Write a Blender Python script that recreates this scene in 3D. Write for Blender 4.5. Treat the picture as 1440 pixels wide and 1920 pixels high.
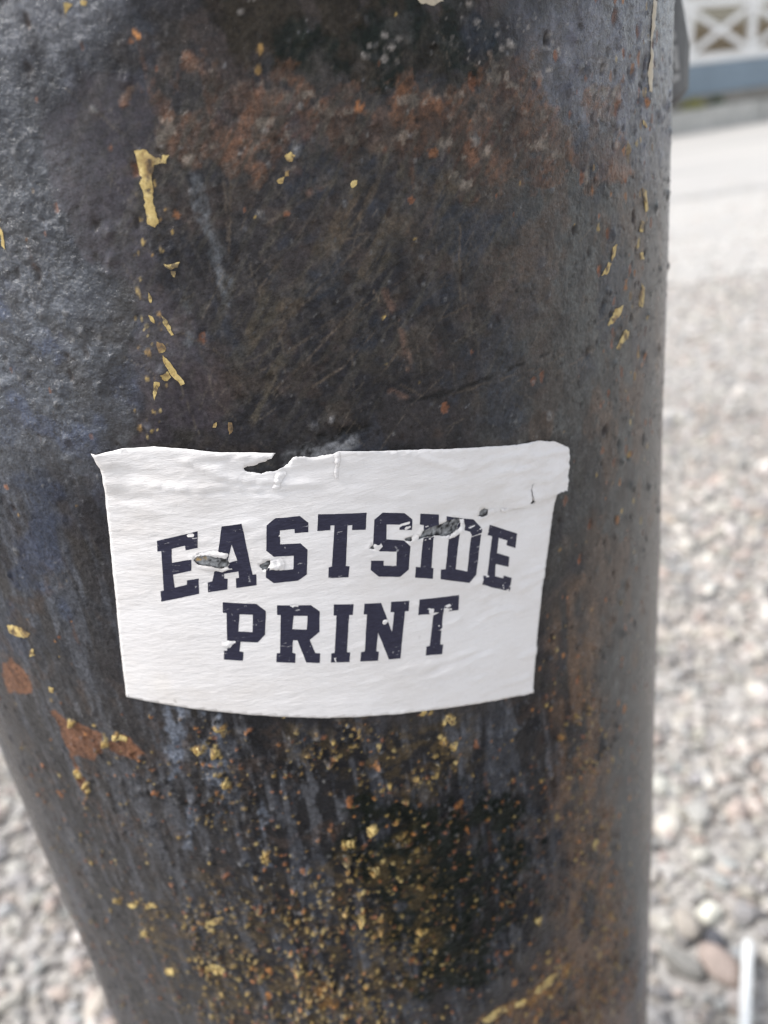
import bpy, bmesh, math, random
import numpy as np
from mathutils import Vector, Matrix, Euler
from mathutils.geometry import delaunay_2d_cdt

# ------------------------------------------------------------------ clear
for o in list(bpy.data.objects):
    bpy.data.objects.remove(o, do_unlink=True)
scene = bpy.context.scene
col = scene.collection
rnd = random.Random(11)
rng = np.random.default_rng(11)

# ------------------------------------------------------------------ camera
R = 0.090            # pole radius (m)
CAM_H = 0.55         # height of the lens above the gravel
cam_data = bpy.data.cameras.new('camera')
cam = bpy.data.objects.new('camera', cam_data)
col.objects.link(cam)
rt = Vector((0.9805416, -0.15358882, -0.12226465))
up = Vector((0.17481577, 0.39978339, 0.8997848))
fw = Vector((0.08931751, 0.90365022, -0.41885399))
m3 = Matrix((rt, up, -fw)).transposed()
cam.matrix_world = Matrix.Translation((0.0, -0.20015545, CAM_H)) @ m3.to_4x4()
cam_data.sensor_width = 36.0
cam_data.sensor_fit = 'AUTO'
cam_data.lens = 28.125
cam_data.clip_start = 0.01
cam_data.clip_end = 1500.0
cam_data.dof.use_dof = True
cam_data.dof.focus_distance = 0.1145
cam_data.dof.aperture_fstop = 15.0
scene.camera = cam
scene.render.resolution_x = 768
scene.render.resolution_y = 1024

# ------------------------------------------------------------------ sky, sun, exposure
SUN_AZ, SUN_EL = -97.0, 58.0        # compass bearing from +Y (clockwise), elevation
world = bpy.data.worlds.new('World')
scene.world = world
world.use_nodes = True
wn, wl = world.node_tree.nodes, world.node_tree.links
wn.clear()
w_out = wn.new('ShaderNodeOutputWorld')
w_bg = wn.new('ShaderNodeBackground')
w_sky = wn.new('ShaderNodeTexSky')
w_sky.sky_type = 'NISHITA'
w_sky.sun_disc = False
w_sky.sun_elevation = math.radians(SUN_EL)
w_sky.sun_rotation = math.radians(SUN_AZ)
w_sky.dust_density = 1.2
w_sky.air_density = 1.0
w_hs = wn.new('ShaderNodeHueSaturation')
w_hs.inputs['Saturation'].default_value = 0.36
wl.new(w_sky.outputs[0], w_hs.inputs['Color'])
wl.new(w_hs.outputs[0], w_bg.inputs['Color'])
w_bg.inputs['Strength'].default_value = 0.13
wl.new(w_bg.outputs[0], w_out.inputs[0])

sun_data = bpy.data.lights.new('sun', 'SUN')
sun_data.energy = 1.9
sun_data.angle = math.radians(14)
sun_data.color = (1.0, 0.965, 0.92)
sun = bpy.data.objects.new('sun', sun_data)
col.objects.link(sun)
az, el = math.radians(SUN_AZ), math.radians(SUN_EL)
to_sun = Vector((math.sin(az) * math.cos(el), math.cos(az) * math.cos(el), math.sin(el)))
sun.rotation_euler = to_sun.to_track_quat('Z', 'Y').to_euler()
sun.location = to_sun * 30

vs = scene.view_settings
vs.view_transform = 'Standard'
vs.look = 'None'
vs.exposure = 1.2
vs.gamma = 1.0
vs.use_curve_mapping = False
scene.render.engine = 'CYCLES'
scene.cycles.use_adaptive_sampling = False
scene.cycles.use_denoising = True
scene.cycles.denoiser = 'OPENIMAGEDENOISE'
scene.cycles.denoising_input_passes = 'RGB_ALBEDO_NORMAL'
scene.cycles.denoising_prefilter = 'ACCURATE'
scene.cycles.pixel_filter_type = 'BLACKMAN_HARRIS'
scene.cycles.filter_width = 1.3

# ------------------------------------------------------------------ traced surface data: millimetres along
# the pole's wall (u, clockwise seen from below, 0 = towards the viewer) and up it (v, 0 = lens height)
LETTERS = [['E',[[-23.88,-50.47],[-17.25,-49.43],[-17.88,-52.22],[-19.84,-52.46],[-19.76,-51.67],[-21.94,-52.04],[-22.46,-54.42],[-19.25,-54.06],[-19.76,-56.01],[-22.79,-56.48],[-23.08,-58.82],[-21.0,-58.39],[-20.83,-57.64],[-18.9,-57.48],[-19.46,-60.19],[-25.92,-61.21],[-25.56,-59.33],[-24.99,-59.2],[-23.66,-52.29],[-24.29,-52.31]],[]],['A',[[-13.52,-49.08],[-10.47,-48.96],[-10.53,-55.02],[-10.51,-57.78],[-9.96,-57.8],[-10.25,-59.73],[-13.48,-59.8],[-13.19,-58.11],[-12.68,-58.05],[-12.56,-56.93],[-14.82,-57.09],[-14.99,-57.89],[-14.46,-58.02],[-14.9,-59.88],[-18.0,-60.07],[-17.67,-58.3],[-16.91,-58.19],[-14.83,-52.92]],[[[-12.66,-52.27],[-12.35,-55.08],[-13.92,-55.19]]]],['S',[[-6.88,-49.86],[-5.37,-48.92],[-1.76,-49.14],[-0.69,-50.48],[-0.94,-52.06],[-2.97,-51.85],[-2.91,-51.14],[-5.1,-51.0],[-5.45,-53.3],[-2.41,-53.66],[-1.53,-54.94],[-2.32,-59.11],[-3.86,-59.97],[-7.6,-59.76],[-8.61,-58.57],[-8.3,-56.92],[-6.3,-57.12],[-6.35,-57.74],[-4.22,-57.87],[-3.77,-55.57],[-6.78,-55.23],[-7.71,-54.03]],[]],['T',[[0.95,-49.4],[8.27,-50.72],[7.72,-53.5],[5.63,-53.06],[5.79,-52.23],[5.06,-52.14],[3.82,-58.96],[4.38,-59.14],[3.94,-61.0],[0.82,-60.46],[1.16,-58.62],[1.68,-58.57],[3.11,-51.67],[2.49,-51.6],[2.37,-52.37],[0.41,-52.14]],[]],['S',[[9.28,-52.15],[10.72,-51.3],[14.12,-52.28],[15.28,-53.68],[14.97,-55.41],[12.99,-54.87],[13.14,-54.04],[11.09,-53.46],[10.72,-55.92],[13.47,-56.82],[14.43,-58.15],[13.68,-62.17],[12.11,-63.07],[8.68,-62.08],[7.57,-60.58],[7.84,-58.97],[9.83,-59.48],[9.72,-60.35],[11.75,-60.95],[12.11,-58.47],[9.41,-57.7],[8.52,-56.3]],[]],['I',[[16.69,-53.08],[19.73,-54.05],[19.47,-55.97],[18.74,-55.7],[17.51,-62.99],[17.84,-63.16],[17.52,-65.05],[14.56,-63.9],[14.89,-62.03],[15.66,-62.32],[17.03,-55.16],[16.38,-54.86]],[]],['D',[[21.0,-54.72],[25.72,-56.75],[27.06,-58.84],[25.34,-66.89],[23.91,-67.93],[18.84,-65.53],[19.08,-63.79],[19.9,-63.99],[21.4,-56.72],[20.72,-56.4]],[[[23.11,-57.67],[24.75,-58.55],[25.0,-59.29],[23.73,-65.7],[21.66,-64.56]]]],['E',[[28.5,-58.55],[33.94,-62.11],[33.41,-64.71],[31.61,-63.47],[31.8,-62.66],[30.18,-61.59],[29.64,-64.29],[32.06,-65.87],[31.72,-67.68],[29.22,-66.23],[28.91,-68.44],[30.48,-69.42],[30.65,-68.97],[32.26,-70.04],[31.67,-72.46],[26.26,-69.09],[26.66,-67.49],[27.42,-67.89],[28.91,-60.84],[28.09,-60.38]],[]],['P',[[-16.08,-62.06],[-10.9,-63.06],[-9.71,-64.54],[-10.64,-68.87],[-12.08,-70.16],[-14.77,-69.67],[-15.31,-71.48],[-14.69,-71.7],[-15.13,-73.32],[-18.16,-72.79],[-17.8,-71.08],[-17.26,-71.13],[-15.9,-64.07],[-16.47,-63.94]],[[[-13.92,-64.57],[-11.85,-64.91],[-12.53,-68.11],[-14.73,-67.69]]]],['R',[[-7.8,-63.74],[-2.6,-64.69],[-1.41,-66.11],[-2.05,-69.84],[-3.81,-71.05],[-3.33,-73.68],[-2.57,-73.91],[-2.92,-75.75],[-5.05,-75.24],[-5.75,-70.75],[-6.45,-70.62],[-6.96,-72.91],[-6.47,-73.22],[-6.83,-74.98],[-9.83,-74.33],[-9.46,-72.64],[-8.92,-72.65],[-7.55,-65.64],[-8.11,-65.48]],[[[-5.56,-66.13],[-3.44,-66.53],[-3.96,-69.03],[-6.21,-68.53]]]],['I',[[0.98,-65.31],[4.07,-65.97],[3.67,-67.89],[3.08,-67.82],[1.73,-74.67],[2.25,-74.87],[1.87,-76.69],[-1.13,-76.06],[-0.8,-74.3],[-0.26,-74.35],[1.08,-67.42],[0.62,-67.32]],[]],['N',[[5.78,-66.32],[8.47,-66.89],[9.55,-72.75],[10.36,-69.18],[9.76,-69.01],[10.11,-67.14],[13.13,-67.8],[12.79,-69.68],[12.16,-69.56],[10.35,-78.31],[8.39,-77.94],[7.27,-72.25],[6.51,-75.69],[6.92,-75.96],[6.57,-77.64],[3.63,-77.0],[4.0,-75.24],[4.62,-75.26],[5.93,-68.39],[5.39,-68.25]],[]],['T',[[14.84,-68.11],[21.86,-69.55],[21.45,-72.38],[19.49,-71.92],[19.5,-71.12],[18.84,-70.97],[17.53,-77.83],[18.06,-78.01],[17.67,-79.85],[14.75,-79.13],[15.07,-77.43],[15.66,-77.48],[17.13,-70.55],[16.41,-70.46],[16.25,-71.34],[14.32,-70.94]],[]]]
OUTLINE = [[-29.78,-35.53],[-29.18,-35.81],[-25.36,-35.4],[-20.51,-35.49],[-15.96,-36.3],[-12.27,-37.24],[-9.28,-37.73],[-6.27,-38.18],[-3.5,-38.71],[-4.06,-39.2],[-5.01,-39.71],[-5.96,-39.8],[-7.18,-40.12],[-7.88,-40.09],[-8.48,-40.34],[-8.19,-40.89],[-7.62,-41.14],[-6.87,-41.34],[-6.14,-41.62],[-5.09,-41.45],[-4.0,-41.47],[-3.08,-41.12],[-2.31,-40.74],[-1.5,-40.13],[-0.88,-39.74],[0.18,-39.93],[1.3,-40.3],[2.47,-40.36],[3.49,-40.39],[4.52,-40.42],[5.52,-40.12],[9.83,-41.03],[14.63,-41.94],[21.3,-43.41],[30.11,-45.44],[34.98,-46.59],[39.15,-47.11],[43.37,-48.6],[46.2,-50.47],[46.05,-54.13],[45.2,-58.01],[43.33,-57.74],[42.14,-60.83],[40.8,-66.83],[38.84,-74.72],[36.98,-85.07],[36.15,-90.57],[35.45,-95.93],[29.61,-94.39],[21.88,-92.35],[13.79,-90.46],[6.21,-88.86],[-4.61,-86.78],[-11.62,-85.2],[-19.55,-83.54],[-27.69,-82.01],[-37.47,-80.27],[-35.7,-70.8],[-33.22,-58.46],[-31.53,-49.91],[-30.55,-44.51],[-29.41,-39.77],[-29.25,-38.07],[-29.56,-36.79]]
HOLES = [[[-18.98,-54.33],[-18.31,-53.62],[-16.9,-53.55],[-15.37,-54.15],[-14.15,-54.42],[-13.6,-55.23],[-13.93,-55.88],[-15.23,-56.13],[-16.51,-55.58],[-18.25,-55.21]],[[-9.22,-56.53],[-8.44,-56.02],[-7.36,-55.69],[-7.63,-56.56],[-8.21,-57.31],[-8.86,-57.27]],[[13.58,-56.58],[14.3,-56.4],[15.37,-56.87],[16.23,-56.76],[16.58,-56.15],[18.92,-55.72],[21.88,-55.45],[23.06,-55.68],[23.13,-56.54],[22.59,-57.42],[21.48,-58.01],[20.57,-58.15],[18.73,-57.48],[17.02,-57.28],[15.61,-57.23],[14.47,-57.33],[13.67,-56.99]],[[26.53,-56.41],[27.08,-55.54],[27.89,-55.34],[28.46,-55.88],[28.33,-56.68],[27.29,-56.89]],[[7.83,-56.83],[8.56,-56.34],[9.14,-56.45],[8.74,-57.06]]]
CRACK = [[[36.49,-57.23],[37.09,-57.01],[36.96,-55.62],[37.24,-54.56],[38.09,-53.94],[37.56,-54.79],[37.38,-55.92],[37.53,-57.1],[38.1,-57.54],[37.48,-57.88]]]
PALECHIP = [[22.09,16.71],[25.56,16.53],[27.62,14.63],[25.73,14.05],[24.23,14.59]]
FLAP = [[31.19,-57.16],[32.83,-57.03],[34.59,-57.43],[36.17,-57.78],[37.81,-57.86],[39.64,-57.62],[41.64,-57.83],[43.6,-57.63],[45.2,-58.01],[46.05,-54.13],[46.2,-50.47],[43.37,-48.6],[39.15,-47.11],[35.64,-48.26],[32.71,-51.08],[30.56,-54.17]]
SCRAPS = [[[23.05,-55.74],[23.94,-55.95],[24.02,-57.11],[23.67,-58.2],[22.81,-58.3],[21.56,-58.75],[20.81,-58.7],[21.48,-57.98],[22.65,-57.43],[23.21,-56.56]],[[15.46,-56.07],[15.93,-56.85],[15.42,-57.6],[14.67,-57.56],[14.68,-56.74]],[[-7.28,-55.71],[-5.72,-55.41],[-5.3,-56.48],[-5.61,-57.62],[-6.79,-57.54],[-7.86,-57.37],[-7.51,-56.48]],[[-18.74,-53.67],[-17.32,-52.95],[-15.13,-53.07],[-13.48,-53.7],[-13.91,-54.45],[-15.34,-54.03],[-16.89,-53.49],[-18.24,-53.53]],[[-18.28,-55.33],[-16.52,-55.64],[-15.24,-56.19],[-13.94,-55.94],[-13.33,-56.36],[-15.34,-56.65],[-16.96,-56.35],[-17.74,-56.08]],[[-4.05,-41.57],[-2.58,-40.98],[-2.57,-42.1],[-3.38,-43.1],[-4.16,-44.25],[-5.11,-44.52],[-4.6,-43.18]],[[4.58,-40.57],[5.53,-40.21],[5.52,-41.38],[4.93,-43.53],[4.66,-44.62],[4.34,-43.55],[4.77,-42.08]],[[28.46,-55.83],[29.46,-56.0],[29.72,-56.77],[29.04,-57.07],[28.32,-56.74]],[[30.75,-56.27],[32.55,-57.02],[33.41,-57.09],[33.21,-57.45],[32.01,-57.47],[31.12,-57.18]],[[8.52,-56.3],[9.81,-56.27],[9.99,-56.96],[9.36,-57.45],[8.72,-57.17]],[[-17.74,-69.21],[-16.66,-69.14],[-15.52,-69.52],[-16.66,-70.58],[-17.86,-70.46]],[[8.29,-70.23],[9.19,-70.05],[9.17,-70.66],[8.35,-70.96]],[[-0.57,-75.23],[-0.09,-75.27],[-0.16,-76.14],[-0.52,-76.12]],[[-5.87,-64.14],[-5.11,-64.01],[-4.36,-64.28],[-4.62,-64.58],[-5.41,-64.57]],[[35.38,-56.6],[37.32,-54.53],[38.67,-53.47],[38.42,-54.6],[37.66,-54.95],[37.55,-56.74],[36.78,-57.24]]]
CHIPS = [[[-13.56,2.55],[-12.04,2.49],[-11.25,1.66],[-9.41,1.56],[-10.01,0.72],[-11.51,0.6],[-12.13,-0.55],[-12.13,-1.91],[-12.67,-3.28],[-12.58,-4.56],[-12.37,-5.68],[-13.14,-6.55],[-13.97,-6.0],[-13.89,-4.59],[-13.72,-2.84],[-13.73,-1.27],[-13.53,0.85]],[[-12.93,-10.87],[-12.14,-11.1],[-11.12,-10.96],[-11.41,-11.6],[-12.17,-11.84],[-12.92,-11.41]],[[-12.34,-11.95],[-11.74,-12.09],[-12.06,-12.87],[-12.36,-12.63]],[[-15.94,-14.11],[-15.5,-14.92],[-15.88,-15.58],[-16.09,-14.99]],[[-16.54,-17.05],[-15.97,-17.4],[-15.96,-18.25],[-16.53,-17.9]],[[-14.91,-17.24],[-14.47,-17.86],[-13.84,-20.09],[-14.3,-20.18],[-14.82,-18.67]],[[-16.23,-20.82],[-15.54,-21.04],[-15.64,-22.06],[-16.4,-22.12]],[[-15.96,-22.46],[-15.34,-23.28],[-14.09,-26.88],[-14.58,-27.05],[-15.54,-25.35],[-16.06,-23.79]],[[-17.0,-25.18],[-15.87,-24.86],[-15.64,-25.79],[-16.67,-26.27]],[[-18.11,-26.26],[-17.44,-26.34],[-17.96,-27.51],[-18.71,-28.66],[-18.69,-27.66]],[[-11.38,-33.07],[-10.88,-32.9],[-11.05,-33.67],[-11.44,-33.7]],[[-9.26,-33.12],[-8.75,-33.27],[-8.95,-34.61],[-9.49,-35.01]],[[4.52,-0.17],[5.38,0.09],[5.9,-0.46],[5.39,-1.02],[4.62,-0.8]],[[3.01,-2.96],[4.16,-2.61],[3.8,-3.5],[3.21,-3.36]],[[4.25,-2.12],[4.76,-1.93],[4.63,-2.67],[4.23,-2.62]],[[12.28,-4.61],[13.26,-4.29],[13.19,-4.8],[12.41,-5.21]],[[59.56,-20.13],[61.16,-20.07],[60.43,-21.8],[59.2,-22.42]],[[58.35,-22.27],[59.37,-22.79],[57.99,-24.23],[56.04,-24.03]],[[61.13,-30.48],[63.46,-30.46],[62.28,-32.0],[59.65,-32.84],[57.9,-32.42]],[[63.9,-34.97],[66.05,-35.5],[65.18,-36.6],[61.89,-37.83],[60.74,-37.34]],[[70.7,-12.36],[72.83,-13.44],[74.08,-16.35],[72.42,-16.83],[71.55,-14.82]],[[70.37,-17.58],[72.48,-18.41],[70.95,-19.75],[69.69,-19.38]],[[69.78,-22.92],[72.41,-23.37],[72.45,-24.46],[70.58,-24.31]],[[71.23,-28.44],[72.93,-29.54],[71.92,-32.62],[70.04,-31.92]],[[70.21,2.79],[72.68,2.34],[72.23,0.89],[70.49,1.42]],[[70.37,-1.98],[71.86,-2.54],[72.93,-3.39],[71.13,-3.13]],[[-33.98,-4.08],[-33.72,-5.1],[-34.08,-6.95],[-34.52,-6.37]],[[-60.42,-68.9],[-58.15,-68.43],[-54.44,-69.27],[-55.45,-70.34],[-59.03,-70.85],[-60.64,-70.52]],[[-56.29,-73.44],[-55.17,-72.76],[-55.38,-74.16],[-57.17,-74.77]],[[-43.91,-89.64],[-41.82,-88.83],[-39.49,-89.25],[-40.33,-90.56],[-43.34,-90.77]],[[-46.14,-91.75],[-44.4,-90.46],[-44.67,-91.98],[-45.94,-92.96]],[[-52.14,-87.24],[-51.16,-87.39],[-51.24,-88.63],[-52.35,-89.13]],[[-56.22,-101.08],[-54.55,-100.44],[-54.93,-102.15],[-56.35,-102.86]],[[-54.65,-102.86],[-53.09,-102.4],[-53.83,-105.85],[-55.67,-106.99]],[[-54.85,-80.77],[-53.59,-80.97],[-54.31,-82.07],[-55.51,-82.35]],[[-17.74,18.46],[-16.84,18.24],[-17.49,17.59],[-18.01,17.13]],[[-15.78,18.63],[-14.93,18.53],[-15.19,18.04],[-15.67,18.15]],[[-23.12,-86.2],[-21.01,-86.07],[-20.19,-87.5],[-21.13,-88.38],[-23.29,-87.82]],[[-27.67,-90.83],[-25.98,-90.35],[-25.33,-91.78],[-27.21,-92.26]],[[-24.15,-90.85],[-23.43,-90.63],[-23.17,-92.54],[-24.15,-93.48]],[[-23.8,-98.14],[-22.57,-97.92],[-23.04,-100.15],[-24.17,-99.87]],[[-19.56,-115.18],[-18.72,-115.5],[-19.69,-120.15],[-20.45,-120.4]],[[-0.25,-113.11],[1.33,-113.3],[1.03,-115.63],[-0.01,-115.86]],[[-0.98,-123.18],[1.05,-123.37],[0.94,-125.89],[-0.69,-125.68]],[[-5.13,-115.34],[-3.56,-115.45],[-3.39,-117.12],[-4.67,-117.63]],[[-6.01,-135.73],[-3.81,-135.07],[-3.6,-136.64],[-5.4,-137.4]],[[-36.94,-137.73],[-34.67,-135.11],[-31.13,-133.67],[-31.18,-134.9],[-34.54,-137.58],[-36.32,-140.12]],[[-53.93,-144.33],[-52.19,-143.89],[-52.92,-146.21],[-54.66,-147.01]],[[-59.19,-136.98],[-56.57,-135.76],[-57.39,-138.06],[-59.3,-138.98]],[[-55.09,-136.7],[-51.94,-135.07],[-52.32,-137.13],[-55.17,-138.66]],[[-50.57,-135.17],[-47.12,-133.63],[-46.75,-135.07],[-50.07,-136.25]],[[-40.7,-151.04],[-37.24,-149.1],[-33.89,-150.38],[-35.04,-152.29],[-38.52,-152.45]],[[-51.05,-155.27],[-47.82,-153.88],[-48.82,-157.44],[-51.35,-158.22]],[[6.03,-142.68],[7.55,-143.01],[7.57,-144.91],[6.26,-144.67]],[[17.1,-177.81],[20.52,-176.4],[23.92,-176.6],[24.6,-178.96],[20.96,-179.68],[18.87,-180.49],[16.99,-179.24]],[[25.25,-177.59],[29.54,-178.7],[29.13,-180.62],[25.93,-180.35]],[[30.4,-179.4],[32.03,-177.38],[37.49,-176.47],[40.58,-175.5],[39.41,-178.92],[35.66,-180.48],[32.15,-180.86]],[[32.65,-154.93],[34.4,-155.57],[34.57,-158.07],[32.81,-157.41]],[[16.82,-92.42],[18.24,-92.75],[19.16,-94.08],[17.97,-95.52],[17.04,-94.42]],[[17.17,-99.46],[18.68,-99.23],[18.73,-100.99],[17.45,-100.94]],[[15.74,-97.04],[16.52,-97.6],[16.35,-99.25],[15.73,-99.24]],[[12.65,-89.93],[13.82,-90.12],[13.9,-91.32],[12.91,-91.19]]]
DRIP = [[75.29,14.65],[77.05,14.74],[76.59,12.52],[75.35,8.78],[75.62,4.21],[75.18,1.73],[73.51,1.62],[73.61,5.0],[74.23,8.76],[74.85,12.46]]
ZONES = {'bluegrey':[[[-34.21,7.6],[-25.79,5.97],[-22.96,2.61],[-24.53,-4.75],[-21.77,-9.02],[-19.68,-14.72],[-19.72,-20.42],[-25.98,-28.92],[-32.31,-35.82],[-42.23,-39.96],[-59.01,-40.86]],[[-28.33,22.42],[-16.4,20.78],[-16.67,15.56],[-20.15,12.73],[-24.11,10.99],[-26.79,7.28],[-33.98,8.17]]],'greylight':[[[-27.02,22.23],[-11.01,20.12],[-12.25,16.62],[-16.66,13.39],[-18.32,9.97],[-21.61,12.36],[-27.2,14.21]]],'lavender':[[[42.43,16.62],[96.91,19.32],[96.79,-12.11],[68.29,-10.44],[55.8,-3.82],[44.67,1.33],[42.84,6.72]]],'plum':[[[-24.92,6.45],[-16.32,10.0],[-8.65,9.63],[-9.97,2.83],[-15.52,-5.81],[-13.37,-12.71],[-10.37,-21.55],[-8.64,-30.85],[-11.83,-35.18],[-23.22,-33.53],[-17.54,-14.96],[-22.48,-8.94],[-25.05,-4.05]]],'blackgreen':[[[1.5,18.79],[35.12,16.75],[37.29,10.75],[32.59,7.36],[26.7,5.98],[21.55,7.62],[17.27,8.0],[11.69,11.94],[8.28,11.14],[1.13,10.75],[-1.4,13.78]]],'rust':[[[-8.56,7.34],[-1.07,9.31],[5.58,10.57],[7.9,8.91],[12.9,6.67],[21.48,7.03],[30.15,8.14],[38.3,11.93],[42.95,8.63],[42.09,2.86],[51.03,-2.67],[51.51,-7.82],[36.84,-8.18],[28.72,-6.78],[21.87,-2.29],[16.21,0.27],[9.34,1.39],[4.64,1.64],[3.01,-3.72],[0.63,-3.72],[-1.55,0.58],[-10.25,1.66]],[[51.83,2.19],[60.53,0.97],[66.04,-4.66],[64.13,-10.8],[52.82,-9.47]]],'olive':[[[11.37,-3.53],[20.28,-2.74],[27.98,-5.67],[25.85,-10.14],[15.88,-13.47],[6.65,-15.51],[0.98,-23.21],[-5.71,-31.27],[-8.79,-31.61],[-6.12,-22.13],[1.28,-13.33]]],'rightgrey':[[[33.94,-8.5],[54.21,-10.4],[96.05,-14.93],[94.84,-135.9],[95.95,-271.47],[54.91,-170.47],[52.01,-105.65],[45.68,-56.38],[34.22,-45.09],[32.55,-26.09]]],'under':[[[-67.47,-60.3],[-34.52,-54.59],[-37.43,-80.84],[-4.7,-87.33],[35.68,-96.42],[43.87,-100.84],[42.8,-127.7],[33.44,-162.35],[4.4,-179.74],[-96.27,-223.63]]],'greenblack':[[[10.64,-110.18],[29.31,-116.42],[33.74,-130.49],[27.01,-150.93],[17.96,-167.11],[5.84,-165.83],[-4.83,-113.27],[2.25,-104.73]]],'yellowdust':[[[-32.53,-124.02],[-24.53,-122.04],[-15.5,-129.66],[-5.59,-118.51],[7.25,-112.87],[9.54,-130.52],[12.53,-145.63],[5.13,-172.67],[-18.35,-174.03],[-46.54,-176.24],[-54.09,-161.36],[-53.87,-137.46]],[[-8.05,-85.54],[19.72,-92.64],[22.99,-105.19],[11.91,-108.07],[-6.32,-97.63]],[[-24.3,-83.87],[-17.84,-84.25],[-20.73,-103.26],[-23.77,-108.35],[-26.45,-93.22]]],'rustlow':[[[-58.22,-86.31],[-52.43,-87.31],[-45.64,-89.21],[-47.35,-94.24],[-50.11,-96.77],[-54.76,-96.71],[-54.64,-99.94],[-53.26,-102.85],[-55.69,-106.31],[-56.64,-103.22],[-56.26,-95.2],[-56.29,-90.13]],[[-44.33,-90.93],[-40.1,-89.81],[-37.88,-92.69],[-39.54,-94.63],[-44.22,-93.88]],[[-61.8,-76.44],[-58.94,-79.85],[-62.7,-84.51],[-70.33,-85.73],[-68.96,-80.29]]],'brownright':[[[44.83,-77.26],[52.44,-86.81],[55.8,-108.01],[59.9,-140.6],[62.47,-177.96],[79.36,-241.83],[16.41,-186.48],[31.16,-176.66],[41.59,-158.57],[41.27,-126.65],[38.27,-97.77],[43.04,-85.64]]],'bluestreak':[[[-31.02,-81.61],[-27.24,-82.12],[-31.1,-95.8],[-33.65,-98.47],[-32.76,-91.02]],[[-24.65,-83.29],[-21.5,-83.99],[-23.11,-98.15],[-26.55,-107.06],[-26.94,-100.64],[-25.9,-90.82]],[[-32.48,-103.47],[-30.66,-103.34],[-34.8,-117.19],[-35.23,-114.46]],[[-17.83,-103.45],[-17.58,-107.33],[-19.33,-119.33],[-20.85,-119.26]]],'orangelow':[[[28.79,-178.85],[31.2,-175.78],[35.88,-175.99],[40.99,-174.02],[44.06,-178.69],[38.88,-183.37],[32.34,-183.3]],[[15.06,-178.94],[17.82,-176.98],[23.94,-176.25],[29.56,-178.34],[27.95,-180.62],[21.58,-180.5],[16.77,-181.92]],[[-15.58,-156.51],[-12.48,-154.36],[-11.47,-158.75],[-14.92,-160.86]]],'bluelow':[[[-52.41,-33.22],[-34.68,-34.89],[-32.25,-47.15],[-35.8,-63.5],[-42.28,-75.68],[-54.13,-75.27],[-77.5,-74.55]]],'slate':[[[-7.24,-1.16],[-6.07,-1.3],[-5.95,-7.66],[-5.28,-14.45],[-6.4,-19.2],[-6.8,-16.32],[-7.51,-10.09],[-7.73,-4.86]],[[-11.93,-15.64],[-11.09,-15.75],[-12.15,-21.32],[-13.21,-21.18]]]}
LIGHTSCR = [[[16.64,-19.64],[17.42,-23.1],[17.81,-30.09]],[[14.44,-18.54],[16.33,-22.16]],[[-14.14,-18.9],[-9.18,-22.81],[-4.84,-26.78]],[[-3.21,-1.05],[-4.41,-9.18]],[[-2.55,-1.75],[-4.61,-11.15]],[[-6.57,-28.05],[0.73,-24.65],[7.22,-21.3]],[[-5.86,-32.04],[1.8,-27.08],[12.05,-19.21]],[[5.31,-23.92],[13.54,-19.47],[18.5,-17.43]],[[7.7,-28.12],[14.69,-22.6]],[[-1.61,-21.34],[4.78,-18.03],[14.75,-10.56]],[[3.37,-17.81],[-0.45,-22.98]],[[28.65,-16.98],[21.37,-20.85]],[[27.38,-11.76],[26.59,-21.82]],[[22.08,-14.46],[24.84,-20.0]],[[1.17,-30.83],[7.7,-28.12]],[[11.96,-31.27],[17.46,-26.14]],[[15.92,-32.08],[19.01,-34.36]],[[13.69,-18.41],[17.46,-26.14],[17.41,-30.01]],[[10.22,-11.25],[17.81,-10.34]],[[23.29,-35.34],[39.29,-35.03]],[[9.89,-3.98],[0.87,-7.93]],[[3.01,-11.54],[-2.92,-16.87]],[[29.98,-22.47],[22.7,-24.11]],[[43.92,-37.09],[81.44,-31.28]],[[52.2,-32.14],[74.03,-27.89]],[[34.82,-36.47],[46.59,-34.27]]]
DARKSCR = [[[31.92,-34.07],[37.14,-33.82]],[[40.75,-33.51],[42.88,-33.35]],[[21.51,-35.33],[31.91,-34.23]],[[11.44,-35.16],[22.46,-34.73]],[[68.75,-30.52],[86.6,-30.32]],[[60.37,-35.94],[77.74,-35.41]],[[3.21,-37.19],[10.33,-37.38]]]
LIGHTWID = [[[15.2,-18.67],[16.63,-22.96]],[[16.82,-23.37],[17.65,-30.06]],[[14.17,-32.91],[16.49,-34.21]],[[6.95,-4.87],[8.41,-4.42]]]
GOUGE = [[[[-1.59,-40.2],[1.26,-39.55],[7.3,-38.9]],2.0,[0.14,0.142,0.15],0.97],[[[-0.18,-38.79],[3.04,-38.22],[7.0,-38.18]],0.7,[0.004,0.004,0.005],0.95],[[[3.17,-37.43],[6.33,-37.38],[10.49,-37.41]],1.0,[0.004,0.004,0.005],1.0],[[[-7.54,-40.73],[-3.57,-40.36],[-1.3,-39.92]],1.0,[0.03,0.03,0.032],0.9]]
# ------------------------------------------------------------------ helpers
def tag(o, label=None, cat=None, group=None, kind=None):
    if label: o['label'] = label
    if cat: o['category'] = cat
    if group: o['group'] = group
    if kind: o['kind'] = kind
    return o

def empty(name, loc=(0, 0, 0), rz=0.0):
    o = bpy.data.objects.new(name, None)
    o.empty_display_size = 0.05
    o.location = loc
    o.rotation_euler = (0, 0, rz)
    col.objects.link(o)
    return o

def mesh_obj(name, verts, faces, mat, parent=None, smooth=True):
    me = bpy.data.meshes.new(name)
    me.from_pydata([tuple(v) for v in verts], [], [tuple(f) for f in faces])
    me.validate()
    if smooth:
        me.polygons.foreach_set('use_smooth', [True] * len(me.polygons))
    me.materials.append(mat)
    o = bpy.data.objects.new(name, me)
    col.objects.link(o)
    if parent is not None:
        o.parent = parent
    return o

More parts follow.
